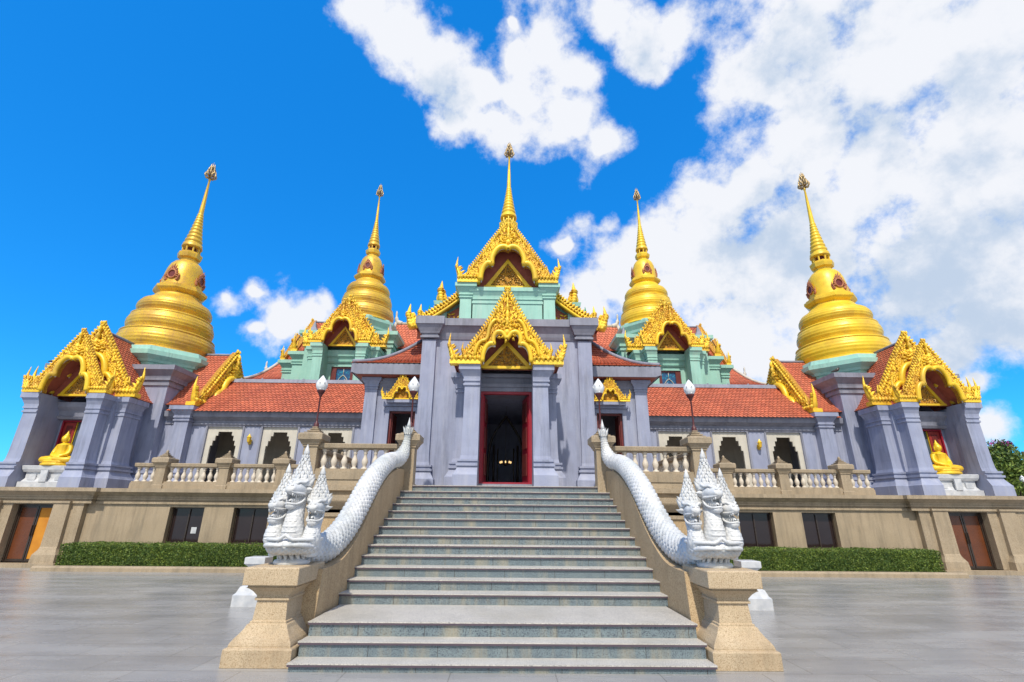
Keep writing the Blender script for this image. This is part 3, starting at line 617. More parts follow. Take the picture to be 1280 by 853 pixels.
for s in (-1, 1):
    base = (2.86*s, 7.2, 1.07)
    nm = {-1: 'white scaly naga with body rising along the left ramp wall and heads turned left', 1: 'white scaly naga with body rising along the right ramp wall and heads turned right'}[s]
    ng = thing('naga_statue', nm, 'naga statue', base, 'white nagas guarding the stairs')
    T = mirror(s, 2.86, 7.2, 1.07)
    # body in world-like coordinates (x outward from axis)
    Tb = mirror(s)
    P = crom([(2.84, 7.35, 1.25), (2.80, 7.75, 1.20), (2.75, 8.3, 1.24), (2.72, 8.9, 1.46), (2.71, 9.45, 1.79), (2.70, 9.95, 2.14), (2.69, 10.5, 2.46), (2.68, 11.1, 2.71), (2.66, 11.65, 2.86), (2.61, 12.05, 2.93), (2.55, 12.28, 3.05), (2.50, 12.38, 3.25), (2.47, 12.40, 3.45), (2.45, 12.38, 3.62)], 6)
    R = np.interp(np.linspace(0, 1, len(P)), [0, .1, .45, .7, .8, .86, .92, 1], [.16, .20, .195, .172, .145, .10, .075, .065])
    b = MB(Tb); scaly(b, P, R, 13, .064, amp=.052)
    part('body', b, 'white', ng)
    b = MB(Tb)
    ell(b, (2.45, 12.36, 3.68), (.085, .085, .11), 10, 8); tube(b, [(2.45, 12.36, 3.74), (2.44, 12.36, 3.86), (2.44, 12.38, 4.02)], [.06, .035, .003], 8)
    for i in range(8):
        a = i*PI/4; drop(b, (2.45+.06*math.cos(a), 12.36+.06*math.sin(a), 3.58), (math.cos(a)*.3, math.sin(a)*.3, 1), (math.cos(a), math.sin(a), 0), .22, .05, .03)
    part('tail_tip', b, 'white', ng)
    # scroll foot and collar
    b = MB(T)
    nstack(b, 0, .05, 20, [(-.005, .22), (.02, .235), (.05, .225), (.07, .17), (.12, .15), (.17, .19), (.20, .24)], 0, 0, True)
    for i in range(14):
        a = 2*PI*i/14; drop(b, (.16*math.cos(a), .05+.16*math.sin(a), .16), (math.cos(a)*.1, math.sin(a)*.1, -1), (math.cos(a), math.sin(a), .1), .14, .04, .03, curl=.35)
    part('foot', b, 'white', ng)
    b = MB(T)
    q_ = np.linspace(0, 2*PI, 49); scaly(b, [(.255*math.cos(q), .05+.25*math.sin(q), .225) for q in q_], .092, 9, .036, amp=.030)
    nstack(b, 0, .05, 24, [(.20, .2), (.27, .26), (.31, .22)], 0, 0, True)
    for i in (0, 1): tube(b, crom([(-.33+.66*i, -.10, .22), (-.22+.44*i, -.27, .25), (0, -.335, .245)], 5), [.01, .02, .025, .03, .03, .03, .03, .025, .025, .02, .01], 8)
    ang = np.linspace(PI*.90, PI*2.10, 29)
    tube(b, [(.345*math.cos(q), .05+.335*math.sin(q), .315+.06*max(0, 1-abs(q-1.5*PI)/.22)) for q in ang], .024, 7)
    nc = part('collar', b, 'white', ng)
    for (x0, x1, x2, hy, hz, k, yaw, tw) in ((.02, .02, .03, .0, .80, 1.0, .22, 0), (.19, .27, .25, .06, .60, .82, .22, 0), (-.17, -.24, -.25, .04, .58, .82, -.02, 0)):
        # yaw > 0 turns outward (mirrored with the side)
        P = crom([(x0, .08, .12), (x0*1.15, .06, .25), (x1, -.02, hz*.55), (x1*.7+.3*x2, .0, hz*.8), (x2, .10, hz)], 6)
        R = np.interp(np.linspace(0, 1, len(P)), [0, .3, .65, 1], [.16, .175, .12, .085])*(1 if k > .9 else .86)
        b = MB(T); scaly(b, P, R, 12, .040, amp=.014)
        for j in range(9):                                                   # belly plates
            q = P[3+2*j]; t_ = P[min(4+2*j, len(P)-1)]-P[2+2*j]; t_ /= np.linalg.norm(t_); r_ = R[3+2*j]
            an = np.linspace(-.75, .75, 9)-PI/2+yaw*.6
            tube(b, [q+np.array([math.cos(c)*r_*.985, math.sin(c)*r_*.985, 0]) for c in an], .013, 5)
        part('neck', b, 'white', ng)
        naga_head(ng, T@TR(x2, .04, hz+.03)@RZ(yaw), k*.80 if k > .9 else .72)
# ---------------------------------------------------------------- balusters, posts, lamps
BAL = [(0, .085), (.03, .085), (.035, .05), (.06, .045), (.10, .062), (.17, .085), (.23, .075), (.30, .045), (.36, .038), (.38, .055), (.40, .055), (.42, .04), (.45, .075), (.48, .075)]
def sq_post(b, x, y, z0, zt, h, m=0, fin=True):
    """square post z0..zt with capital and stepped finial"""
    rstack(b, x, y, [(z0, h, h), (z0+.12, h, h), (z0+.14, h*.86, h*.86), (zt-.34, h*.82, h*.82), (zt-.33, h*.95, h*.95), (zt-.29, h*.95, h*.95), (zt-.28, h*1.05, h*1.05), (zt-.24, h*1.12, h*1.12), (zt-.17, h*1.38, h*1.38), (zt-.165, h*1.45, h*1.45), (zt-.03, h*1.45, h*1.45), (zt, h*1.3, h*1.3)], m)
    if fin:
        p = [(zt-.01, h*.8)]
        for i, q in enumerate((.98, .74, .52, .33)): p += [(zt+.05*i, h*(q-.16)), (zt+.05*i+.008, h*q), (zt+.05*i+.034, h*q), (zt+.05*i+.040, h*(q-.20))]
        p += [(zt+.215, h*.18), (zt+.25, h*.16), (zt+.29, h*.03)]
        rstack(b, x, y, [(z, r, r) for z, r in p], m)
def balustrade(label, x0, x1, y, zb, rail, posts, pitch, group, axis='x', ph=.2, ztop=3.55, kb=1., postb=None):
    mid = ((x0+x1)/2, y, zb) if axis == 'x' else (y, (x0+x1)/2, zb)
    th = thing('balustrade', label, 'balustrade', mid, group)
    T = I4 if axis == 'x' else Matrix(((0, 1, 0, 0), (1, 0, 0, 0), (0, 0, 1, 0), (0, 0, 0, 1)))
    b = MB(T); rstack(b, (x0+x1)/2, y, [(rail-.14, (x1-x0)/2, .09), (rail-.115, (x1-x0)/2, .09), (rail-.11, (x1-x0)/2, .125), (rail-.02, (x1-x0)/2, .135), (rail, (x1-x0)/2, .12)]); part('rail', b, 'stone', th)
    zl = rail-.14-.48*kb
    b = MB(T); rstack(b, (x0+x1)/2, y, [(zb, (x1-x0)/2, .155), (zl-.06, (x1-x0)/2, .155), (zl-.055, (x1-x0)/2, .115), (zl, (x1-x0)/2, .115)]); part('plinth', b, 'stone', th)
    for p in posts: b = MB(T); sq_post(b, p, y, postb if postb is not None else zb, ztop, ph); part('post', b, 'stone', th)
    edges = sorted(posts); spans = list(zip(edges[:-1], edges[1:]))
    if not edges: spans = [(x0, x1)]
    else:
        if edges[0]-x0 > .5: spans = [(x0-ph, edges[0])]+spans
        if x1-edges[-1] > .5: spans = spans+[(edges[-1], x1+ph)]
    for a, c in spans:
        a += ph*.9; c -= ph*.9; n = max(1, int(round((c-a)/pitch)))
        for i in range(n):
            b = MB(T); nstack(b, a+(i+.5)*(c-a)/n, y, 10, [(zl+z*kb, r*.95) for z, r in BAL], 0, 0, True); part('baluster', b, 'balus', th)
def lamp(x, y, z0, label):
    th = thing('lamp_post', label, 'lamp', (x, y, z0), 'bud lamps on the stair posts'); T = TR(x, y, z0)
    b = MB(T); nstack(b, 0, 0, 12, [(-.10, .07), (0, .065), (.04, .05), (.06, .032), (.10, .024), (.72, .020), (.74, .035), (.77, .05), (.80, .05), (.82, .075), (.88, .105), (.90, .105)], 0, 0, True); part('pole', b, 'lampred', th)
    b = MB(T); nstack(b, 0, 0, 18, [(.90, .09), (.95, .125), (1.01, .148), (1.07, .15), (1.14, .125), (1.21, .08), (1.27, .04), (1.31, .008)], 0, 0, True)
    for i in range(8):
        a = i*PI/4; drop(b, (.10*math.cos(a), .10*math.sin(a), .92), (math.cos(a)*.35, math.sin(a)*.35, 1), (math.cos(a), math.sin(a), 0), .20, .05, .012, curl=0)
    part('bud_globe', b, 'bud', th)
for s in (-1, 1):
    sd_ = SIDE[s]
    balustrade('pale stone balustrade on the %s of the stair head between its two bud lamps' % sd_, *sorted((2.62*s, 4.9*s)), NAGA_POST_Y, ZT+.12, 3.38, [2.46*s, 4.9*s], .245, 'balustrades of the terraces', ph=.21, ztop=3.62, postb=1.2)
    lamp(2.46*s, NAGA_POST_Y, 3.87, 'dark red bud lamp above the %s naga tail' % sd_)
    lamp(4.9*s, NAGA_POST_Y, 3.87, 'dark red bud lamp on the outer post of the %s stair-head balustrade' % sd_)
    balustrade('short pale balustrade running back along the %s side of the stair terrace' % sd_, 12.95, 17.6, 4.95*s, ZT+.12, 3.34, [], .26, 'balustrades of the terraces', axis='y')
    xs = [12.05*s, 9.85*s, 7.85*s, 5.85*s]
    balustrade('pale gallery balustrade with stepped posts beside the %s corner pavilion' % sd_, *sorted((5.1*s, 13.0*s)), 17.95, 2.45, 3.32, xs, .235, 'balustrades of the terraces', ph=.20, ztop=3.50)
# ---------------------------------------------------------------- base terraces (stylobate)
def base_cornice(b, x0, x1, yf, yb, zt, o=.3, m=0):
    cornice(b, x0, x1, yf, yb, zt-.50, zt, o, m)
for s in (-1, 1):
    sd_ = SIDE[s]; T = mirror(s)
    th = thing('base_terrace', 'tan stone base storey with dark windows under the %s gallery and pavilion' % sd_, 'building base', (11.4*s, 20, 0), 'stone base storeys')
    b = MB(T); wallopen(b, 5.0, 14.2, 17.8, 18.1, 0, 2.0, [(8.05, 9.25, .70, 1.86), (10.25, 11.42, .70, 1.86)])
    box(b, 5.0, 14.2, 18.6, 26, 0, 2.1); part('wall', b, 'stone', th)
    b = MB(T); wallopen(b, 14.2, 17.9, 17.62, 17.95, .12, 2.0, [(15.22, 16.58, .12, 1.92)]); box(b, 14.2, 17.9, 18.7, 26, 0, 2.1); box(b, 17.6, 17.9, 17.95, 26, 0, 2.1); box(b, 14.2, 14.5, 17.95, 18.7, 0, 2.1)
    part('door_bay', b, 'stone', th)
    for x in (14.86, 17.18):
        b = MB(T); rstack(b, x, 17.62, [(0, .44, .30), (.11, .44, .30), (.115, .40, .26), (.36, .38, .24), (.50, .30, .17), (.56, .28, .15), (.60, .28, .13), (1.92, .26, .12), (1.96, .30, .16), (2.02, .30, .16)]); part('pilaster', b, 'stone', th)
    b = MB(T); base_cornice(b, 5.0, 14.0, 17.8, 27, 2.45); part('cornice', b, 'stone', th)
    b = MB(T); base_cornice(b, 14.0, 17.9, 17.62, 27, 2.453); part('cornice', b, 'stone', th)
    b = MB(T); box(b, 14.3, 18.0, 17.2, 17.62, 0, .11); part('door_step', b, 'stone', th)
    for x0, x1 in ((8.05, 9.25), (10.25, 11.42)):
        b = MB(T); wallopen(b, x0, x1, 17.98, 18.06, .70, 1.86, [(x0+.05, (x0+x1)/2-.02, .75, 1.81), ((x0+x1)/2+.02, x1-.05, .75, 1.81)]); wn = part('window', b, 'bronze', th)
        b = MB(T); box(b, x0+.05, x1-.05, 18.02, 18.035, .75, 1.81); part('pane', b, 'glass', wn)
        if s < 0 and x0 > 10: b = MB(T); box(b, 10.50, 10.68, 18.008, 18.018, 1.02, 1.22); part('paper_notice', b, 'marble', wn)
        b = MB(T); box(b, x0, x1, 17.79, 17.98, .66, .698); part('sill', b, 'stone', wn)
    x0, x1 = 15.22, 16.58; xm = (x0+x1)/2
    b = MB(T); wallopen(b, x0, x1, 17.86, 17.95, .12, 1.92, [(x0+.06, x1-.06, .14, 1.86)]); dr = part('door', b, 'bronze', th)
    for k_, (a, c) in enumerate(((x0+.06, xm-.012), (xm+.012, x1-.06))):
        lit = (s < 0 and k_ == 0)
        b = MB(T)
        wallopen(b, a, c, 17.89, 17.93, .14, 1.86, [(a+.05, c-.05, .2, 1.8)], 0)
        if lit: box(b, a+.05, c-.05, 17.912, 17.92, .2, 1.8, 1); 
        else: box(b, a+.05, c-.05, 17.91, 17.92, .2, 1.8, 2)
        nstack(b, c-.025 if k_ == 0 else a+.025, 17.87, 8, [(.9, .014), (1.25, .014)], 0, 0)
        part('door_leaf', b, ['bronze', 'orange', 'amber'], dr, 'open leaf with amber curtain behind' if lit else None)
th = thing('stair_terrace', 'tan stone terrace with moulded ledges behind the nagas at the stair head', 'terrace', (0, 15, 0))
for s in (-1, 1): b = MB(mirror(s)); box(b, 2.53, 4.98, 12.62, 18.0, 0, 1.9); part('wall', b, 'string', th)
for s in (-1, 1):
    b = MB(mirror(s)); rstack(b, 3.83, 15.3, [(0, 1.30, 2.85), (.3, 1.30, 2.85), (.34, 1.2, 2.72), (.38, 1.16, 2.69)]); part('plinth', b, 'string', th)
    b = MB(mirror(s)); cx, cy, hx, hy = 3.80, 15.3, 1.22, 2.68
    rstack(b, cx, cy, [(1.62, hx, hy), (1.64, hx+.04, hy+.04), (1.72, hx+.04, hy+.04), (1.725, hx, hy), (1.80, hx, hy), (1.96, hx+.12, hy+.12), (2.0, hx+.14, hy+.14), (2.12, hx+.14, hy+.14), (2.125, hx+.02, hy+.02), (2.22, hx+.02, hy+.02), (2.24, hx+.10, hy+.10), (2.36, hx+.10, hy+.10), (2.37, hx+.04, hy+.04), (2.50, hx+.03, hy+.03)]); part('ledge', b, 'stone', th)
# ---------------------------------------------------------------- central shrine
cs = thing('central_shrine', 'tall blue-grey shrine block with gilded gables and crimson doorway above the stairs', 'shrine', (0, 17.5, ZT))
b = MB(); ZP = 2.5
box(b, -2.62, -.80, 15.0, 20, ZT, 7.2); box(b, .80, 2.62, 15.0, 20, ZT, 7.2); box(b, -.80, .80, 15.0, 20, 5.15, 7.2); box(b, -.8, .8, 19.8, 20, ZT, 5.15)
part('wall', b, 'wall', cs)
b = MB(); box(b, -.8, .8, 13.9, 19.8, ZT, ZP); part('threshold', b, 'trim', cs)
for s in (-1, 1):
    b = MB(mirror(s)); rstack(b, 2.50, 15.08, pil_prof(.22, .20, ZT, 7.70, .8, capk=.0001)[:14]+[(7.0, .22, .20)]); part('corner_pilaster', b, 'wall', cs)
    b = MB(mirror(s)); rstack(b, 2.48, 17.4, [(7.06, .30, 2.60), (7.12, .30, 2.60), (7.125, .26, 2.56), (7.2, .26, 2.56), (7.205, .30, 2.60), (7.26, .32, 2.62), (7.46, .42, 2.72), (7.48, .46, 2.76), (7.74, .46, 2.76)]); part('cornice_return', b, 'trim', cs)
b = MB(); rstack(b, 0, 17.45, [(7.05, 2.2, 2.48), (7.15, 2.2, 2.52), (7.155, 2.2, 2.49), (7.26, 2.2, 2.52), (7.46, 2.2, 2.62), (7.47, 2.2, 2.68), (7.715, 2.2, 2.68)]); part('cornice', b, 'trim', cs)
for s in (-1, 1):
    b = MB(mirror(s)); fstack(b, .725, 1, 13.35, pil_prof(.23, .25, ZT, 5.62, .80, fl=.85)); part('porch_pillar', b, 'wall', cs)
    b = MB(mirror(s)); fstack(b, 1.08, 1, 14.15, pil_prof(.20, .25, ZT, 5.60, .80, fl=.85)); part('porch_pillar', b, 'wall', cs)
    b = MB(mirror(s)); box(b, .74, 1.2, 13.63, 15.02, ZP-.1, 5.5); part('porch_wall', b, 'wall', cs)
b = MB()
for z0, z1, yy in ((5.10, 5.22, 13.95), (5.22, 5.32, 13.90), (5.32, 5.50, 13.98), (5.50, 5.60, 13.84)): box(b, -.75, .75, yy, 15.0, z0, z1)
part('door_lintel', b, 'trim', cs)
df = MB(); wallopen(df, -.745, .745, 13.98, 14.10, ZP, 5.10, [(-.66, .66, ZP+.05, 5.02)]); dr = part('doorway', df, 'red', cs)
for s in (-1, 1):
    b = MB(TR(.66*s, 14.1, 0)@RZ(s*math.radians(12 if s > 0 else 5)));
    wallopen(b, *((-.03, .03)), .0, .66, ZP+.05, 5.0, []); part('door_leaf', b, 'red', dr)
    b = MB(TR(.66*s, 14.1, 0)@RZ(s*math.radians(12 if s > 0 else 5)))
    for z0 in (2.75, 3.5, 4.25): box(b, -.05*s-.012, -.05*s+.012, .1, .56, z0, z0+.6)
    part('door_panel', b, 'maroon', dr)
# inner gilded arch and chandelier in the dark hall
b = MB()
for s in (-1, 1):
    tube(b, crom([(s*.62, 17.3, 2.5), (s*.60, 17.3, 3.4), (s*.52, 17.3, 4.1), (s*.30, 17.3, 4.55), (0, 17.3, 5.0)], 5), .045, 6)
    tube(b, [(s*.42, 17.5, 2.5), (s*.42, 17.5, 4.0)], .04, 6); tube(b, [(s*.28, 17.5, 2.5), (s*.28, 17.5, 3.9)], .025, 6)
part('inner_arch', b, 'bronze', cs)
M['bulb'] = mat('warm_bulb', (.9, .7, .4), None, 5, .4, bump=0, emit=((1, .62, .25), 1.0))
ch = thing('chandelier', 'small lit chandelier hanging inside the dark crimson doorway', 'chandelier', (0, 16.2, 3.25))
b = MB(); tube(b, [(0, 16.2, 5.15), (0, 16.2, 3.3)], .006, 5); nstack(b, 0, 16.2, 12, [(3.2, .05), (3.24, .16), (3.27, .16), (3.3, .05)], 0, 0, True); part('stem', b, 'bronze', ch)
for i in range(8):
    a = i*PI/4; b = MB(); ell(b, (.17*math.cos(a), 16.2+.17*math.sin(a), 3.30), (.022, .022, .04), 6, 5); part('bulb', b, 'bulb', ch)
gable(cs, TR(0, 13.02, 5.62), 1.54, 2.30, 2.0, detail=1.25, yped=.25)
# upper green storey
b = MB(); box(b, -2.4, 2.4, 17.0, 21.5, 7.6, 9.3); box(b, -1.25, 1.25, 16.15, 17.1, 7.6, 9.0); part('upper_wall', b, 'green', cs)
b = MB(); cornice(b, -1.25, 1.25, 16.15, 17.1, 8.85, 9.45, .14); part('upper_cornice', b, 'green', cs)
for s in (-1, 1):
    b = MB(mirror(s)); rstack(b, 1.50, 16.3, pil_prof(.22, .22, 7.65, 9.58, .75, base=False)); part('upper_pilaster', b, 'green', cs)
    b = MB(mirror(s)); box(b, 1.3, 1.68, 16.5, 17.1, 7.7, 9.4); part('upper_side', b, 'green', cs)
    b = MB(mirror(s)); rstack(b, 2.45, 17.0, [(7.7, .20, .2), (9.0, .20, .2), (9.05, .27, .27), (9.2, .30, .3), (9.22, .22, .22)]); part('turret', b, 'green', cs)
    b = MB(mirror(s)); flame(b, 2.45, 17.0, 9.2, .4, .95, .24); part('turret_finial', b, 'goldc', cs)
    # low rear gable wing reaching outward
    b = MB(mirror(s)); t = .3
    Lo = crom([(3.45, 0, 8.05), (3.0, 0, 8.30), (2.5, 0, 8.62), (2.0, 0, 9.0), (1.6, 0, 9.35)], 5)
    poly = [(p[0], p[2]+.34) for p in Lo]+[(p[0], p[2]) for p in Lo[::-1]]
    V = []; Fc = []
    for i, p in enumerate(Lo): V += [(p[0], 16.62, p[2]), (p[0], 16.62, p[2]+.36), (p[0], 16.85, p[2]), (p[0], 16.85, p[2]+.36)]
    for i in range(len(Lo)-1):
        a = 4*i; c = a+4; Fc += [(a, c, c+1, a+1), (a+1, c+1, c+3, a+3), (a, a+2, c+2, c), (a+2, a+3, c+3, c+2)]
    b.add(V, Fc, 1)
    for i in range(20):
        p = Lo[i]
        drop(b, (p[0], 16.6, p[2]+.27), (.6, -.1, 1), (0, -1, 0), .15, .07, .05, 0, .3); drop(b, (p[0]-.05, 16.6, p[2]+.2), (-.3, -.1, 1), (0, -1, 0), .13, .06, .05, 0, -.5)
        drop(b, (p[0], 16.6, p[2]+.12), (.9, -.1, .4), (0, -1, 0), .16, .06, .06, 0, -.3)
    flame(b, 3.40, 16.6, 8.05, 1, .95, .20); flame(b, 3.10, 16.6, 8.25, .6, .75, .15)
    tube(b, [(p[0], 16.58, p[2]+.02) for p in Lo], .055, 7, 2)
    sg = part('skirt_gable', b, ['goldc', 'goldb', 'gold'], cs)
    b = MB(mirror(s)); prism(b, [(1.7, 7.76), (3.3, 7.76), (3.3, 8.0), (1.7, 9.1)], 16.9, 16.95, 0); rnd = random.Random(9)
    for i in range(110):
        x = rnd.uniform(1.75, 3.1); z = rnd.uniform(7.9, 8.05+max(.02, (3.2-x)*.6)); a = rnd.uniform(0, 6.28); drop(b, (x, 16.89, z), (math.cos(a), -.1, math.sin(a)), (0, -1, 0), .13, .045, .05, 1, rnd.uniform(-.7, .7))
    part('skirt_pediment', b, ['soffit', 'goldc'], sg)
    def P(u, v): q = Lo[min(int((1-v)*(len(Lo)-1)+.5), len(Lo)-1)]; return (q[0]+.02, 16.85+u*4.2, q[2]+.30)
    b = MB(mirror(s)); tiles(b, P, 22, 10, 0); sheet(b, P, 1, 10, 1); part('skirt_roof', b, ['tile', 'tileb'], sg)
    b = MB(mirror(s)); nstack(b, 3.18, 18.4, 8, [(8.4, .16), (8.6, .18), (8.65, .12), (9.0, .09), (9.3, .05), (9.42, .06), (9.75, .008)], 0, 0, True); nstack(b, 3.18, 18.4, 8, [(8.0, .2), (8.42, .2)], 0, 0)
    part('green_pinnacle', b, 'greeng', cs)
gable(cs, TR(0, 16.0, 9.58), 1.78, 2.62, 2.6, detail=1.25, style=2, yped=.22)
chedi(0, 19.0, 7.4+2.1, .82, 'slim gold stupa spire rising behind the central upper gable', '')
# side wings of the shrine
for s in (-1, 1):
    T = mirror(s); sd_ = SIDE[s]
    wg = thing('shrine_wing', 'blue-grey hip-roofed side wing joined to the %s of the central shrine' % sd_, 'building wing', (3.8*s, 18, ZT), 'side wings of the central shrine')
    b = MB(T); wallopen(b, 2.74, 4.86, 16.5, 16.75, ZT, 6.0, [(3.0, 4.0, ZT, 5.0)]); box(b, 4.5, 4.86, 16.75, 21, ZT, 6.0); box(b, 2.74, 4.5, 19, 21, ZT, 6.0); part('wall', b, 'wall', wg)
    b = MB(T); rstack(b, 4.62, 16.52, pil_prof(.22, .12, ZT, 6.12, .55)); part('pilaster', b, 'wall', wg)
    b = MB(T); cornice(b, 2.74, 4.86, 16.5, 21, 5.72, 6.12, .10); part('cornice', b, 'trim', wg)
    b = MB(T); prism(b, [(2.74, 6.15), (5.05, 6.15), (5.24, 6.22), (5.24, 6.52), (2.74, 6.52)], 16.0, 21, 0); box(b, 5.24, 5.26, 16.0, 21, 6.2, 6.5); part('eave', b, 'trim', wg)
    b = MB(T); box(b, 2.74, 5.1, 16.05, 20.9, 6.135, 6.15); part('soffit', b, 'soffit', wg)
    cur = lambda t: .30*t+.70*t*t
    def Pf(u, v):
        t = 1-v; x1 = 5.22-2.35*t; return (2.80+(x1-2.80)*u, 16.0+2.3*t, 6.54+2.0*cur(t))
    def Ps(u, v):
        t = 1-v; y0 = 16.0+2.3*t; return (5.24-2.35*t, y0+(20.5-y0)*u, 6.54+2.0*cur(t))
    b = MB(T)
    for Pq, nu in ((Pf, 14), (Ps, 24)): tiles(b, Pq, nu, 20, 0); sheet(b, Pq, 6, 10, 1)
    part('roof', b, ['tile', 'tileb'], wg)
    b = MB(T); tube(b, [tuple(Pf(1, 1-t)+np.array([0, 0, .05])) for t in np.linspace(0, 1, 12)], .07, 8); part('hip_ridge', b, 'trim', wg)
    b = MB(T); wallopen(b, 2.93, 4.07, 16.40, 16.62, ZT, 5.12, [(3.06, 3.94, ZT, 4.98)]); dd = part('door_frame', b, 'wall', wg)
    b = MB(T); box(b, 2.86, 4.14, 16.34, 16.55, 5.13, 5.32); part('door_hood', b, 'wall', dd)
    b = MB(T); wallopen(b, 3.06, 3.94, 16.52, 16.60, ZT, 4.98, [(3.13, 3.87, ZT, 4.92)]); part('door_trim', b, 'maroon', dd)
    b = MB(T); box(b, 3.84, 3.90, 16.6, 17.2, ZT, 4.92); box(b, 3.10, 3.16, 16.6, 17.2, ZT, 4.92); part('door_leaf', b, 'maroon', dd)
    gable(wg, T@TR(3.5, 16.12, 5.32), .64, 1.02, .3, detail=.45, roof=False, style=3)
    b = MB(T); box(b, 3.0, 4.0, 16.14, 16.5, 5.22, 5.315); part('gable_shelf', b, 'wall', wg)
# ---------------------------------------------------------------- galleries
for s in (-1, 1):
    T = mirror(s); sd_ = SIDE[s]
    gl = thing('gallery', 'long blue-grey gallery with orange tile roof between centre and %s pavilion' % sd_, 'gallery', (9.4*s, 21.5, 2.45), 'tile-roofed galleries')
    cxs = [11.50, 9.25, 7.02]
    b = MB(T); wallopen(b, 5.0, 13.9, 20.3, 20.5, 2.45, 5.5, [(c-.72, c+.72, 2.6, 5.02) for c in cxs]); part('wall', b, 'wall', gl)
    b = MB(T); box(b, 5.0, 13.9, 23.0, 23.2, 2.45, 5.5); part('inner_wall', b, 'frame', gl); b = MB(T); box(b, 5.0, 13.9, 20.5, 23.0, 5.3, 5.5); part('inner_ceiling', b, 'trim', gl)
    b = MB(T); rstack(b, 9.45, 20.32, [(5.05, 4.5, .06), (5.10, 4.5, .10), (5.15, 4.5, .10), (5.152, 4.5, .05), (5.25, 4.5, .07), (5.36, 4.5, .22), (5.38, 4.5, .28), (5.60, 4.5, .32)]); part('cornice', b, 'trim', gl)
    for c in cxs:
        w0 = .66; zt = 4.86
        b = MB(T); arch = stepped(.65, 4.82)
        out = [(c-.72, 5.02), (c+.72, 5.02), (c+.72, 2.6)]
        # panel halves round the stepped opening
        R_ = [(x+c, z) for x, z in arch[1:]]
        right = [(c, 5.02), (c+.72, 5.02), (c+.72, 2.6), (c+.52, 2.6), (c+.52, 4.26), (c+.45, 4.26), (c+.45, 4.46), (c+.37, 4.46), (c+.37, 4.66), (c+.28, 4.66), (c+.28, 4.82), (c, 4.82)]
        prism(b, right, 20.34, 20.42); prism(b, [(2*c-x, z) for x, z in right][::-1], 20.34, 20.42)
        wn = part('window', b, 'frame', gl)
        b = MB(T)
        for x0, x1, z0, z1 in ((c-.79, c+.79, 5.02, 5.07), (c-.79, c-.72, 2.6, 5.02), (c+.72, c+.79, 2.6, 5.02)): box(b, x0, x1, 20.26, 20.3, z0, z1)
        part('frame', b, 'trim', wn)
        b = MB(T); box(b, c-.34, c+.34, 22.9, 22.98, 2.6, 4.1, 0); box(b, c-.26, c+.26, 22.87, 22.9, 2.9, 4.0, 1); part('inner_shutter', b, ['frame', 'blueg'], wn)
    yr, ze, zr = 22.1, 5.58, 7.38
    def P(u, v): return (5.2+8.6*u, yr-(yr-19.88)*v, zr-(zr-ze)*v)
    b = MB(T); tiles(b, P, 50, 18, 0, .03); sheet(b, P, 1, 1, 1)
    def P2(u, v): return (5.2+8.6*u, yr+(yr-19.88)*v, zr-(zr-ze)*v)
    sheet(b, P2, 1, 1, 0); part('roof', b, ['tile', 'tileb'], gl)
    b = MB(T); rstack(b, 9.45, yr, [(zr-.05, 4.4, .14), (zr+.10, 4.4, .10), (zr+.13, 4.4, .06)])
    for i in range(9): ell(b, (5.6+i*.95, yr, zr+.15), (.05, .04, .05), 6, 5)
    part('roof_ridge', b, 'trim', gl)
    for c, nm in ((10.38, 'nearest the %s pavilion' % sd_), (8.13, 'between the inner %s gallery windows' % sd_)):
        lm = thing('wall_lamp', 'small gold wall lantern %s' % nm, 'wall lamp', (c*s, 20.28, 4.45), 'gold wall lanterns of the galleries'); Tm = TR(c*s, 20.12, 4.45)
        b = MB(Tm); tube(b, crom([(0, .16, -.05), (0, .08, -.16), (0, 0, -.12), (0, 0, -.06)], 4), .015, 5); nstack(b, 0, .15, 8, [(-.14, .05), (.05, .05)], 0, 0); part('bracket', b, 'gold', lm)
        b = MB(Tm); nstack(b, 0, 0, 8, [(-.10, .02), (-.06, .06), (.10, .085), (.12, .10), (.18, .05), (.24, .02), (.27, .005)], 0, 0); part('lantern', b, 'gold', lm)
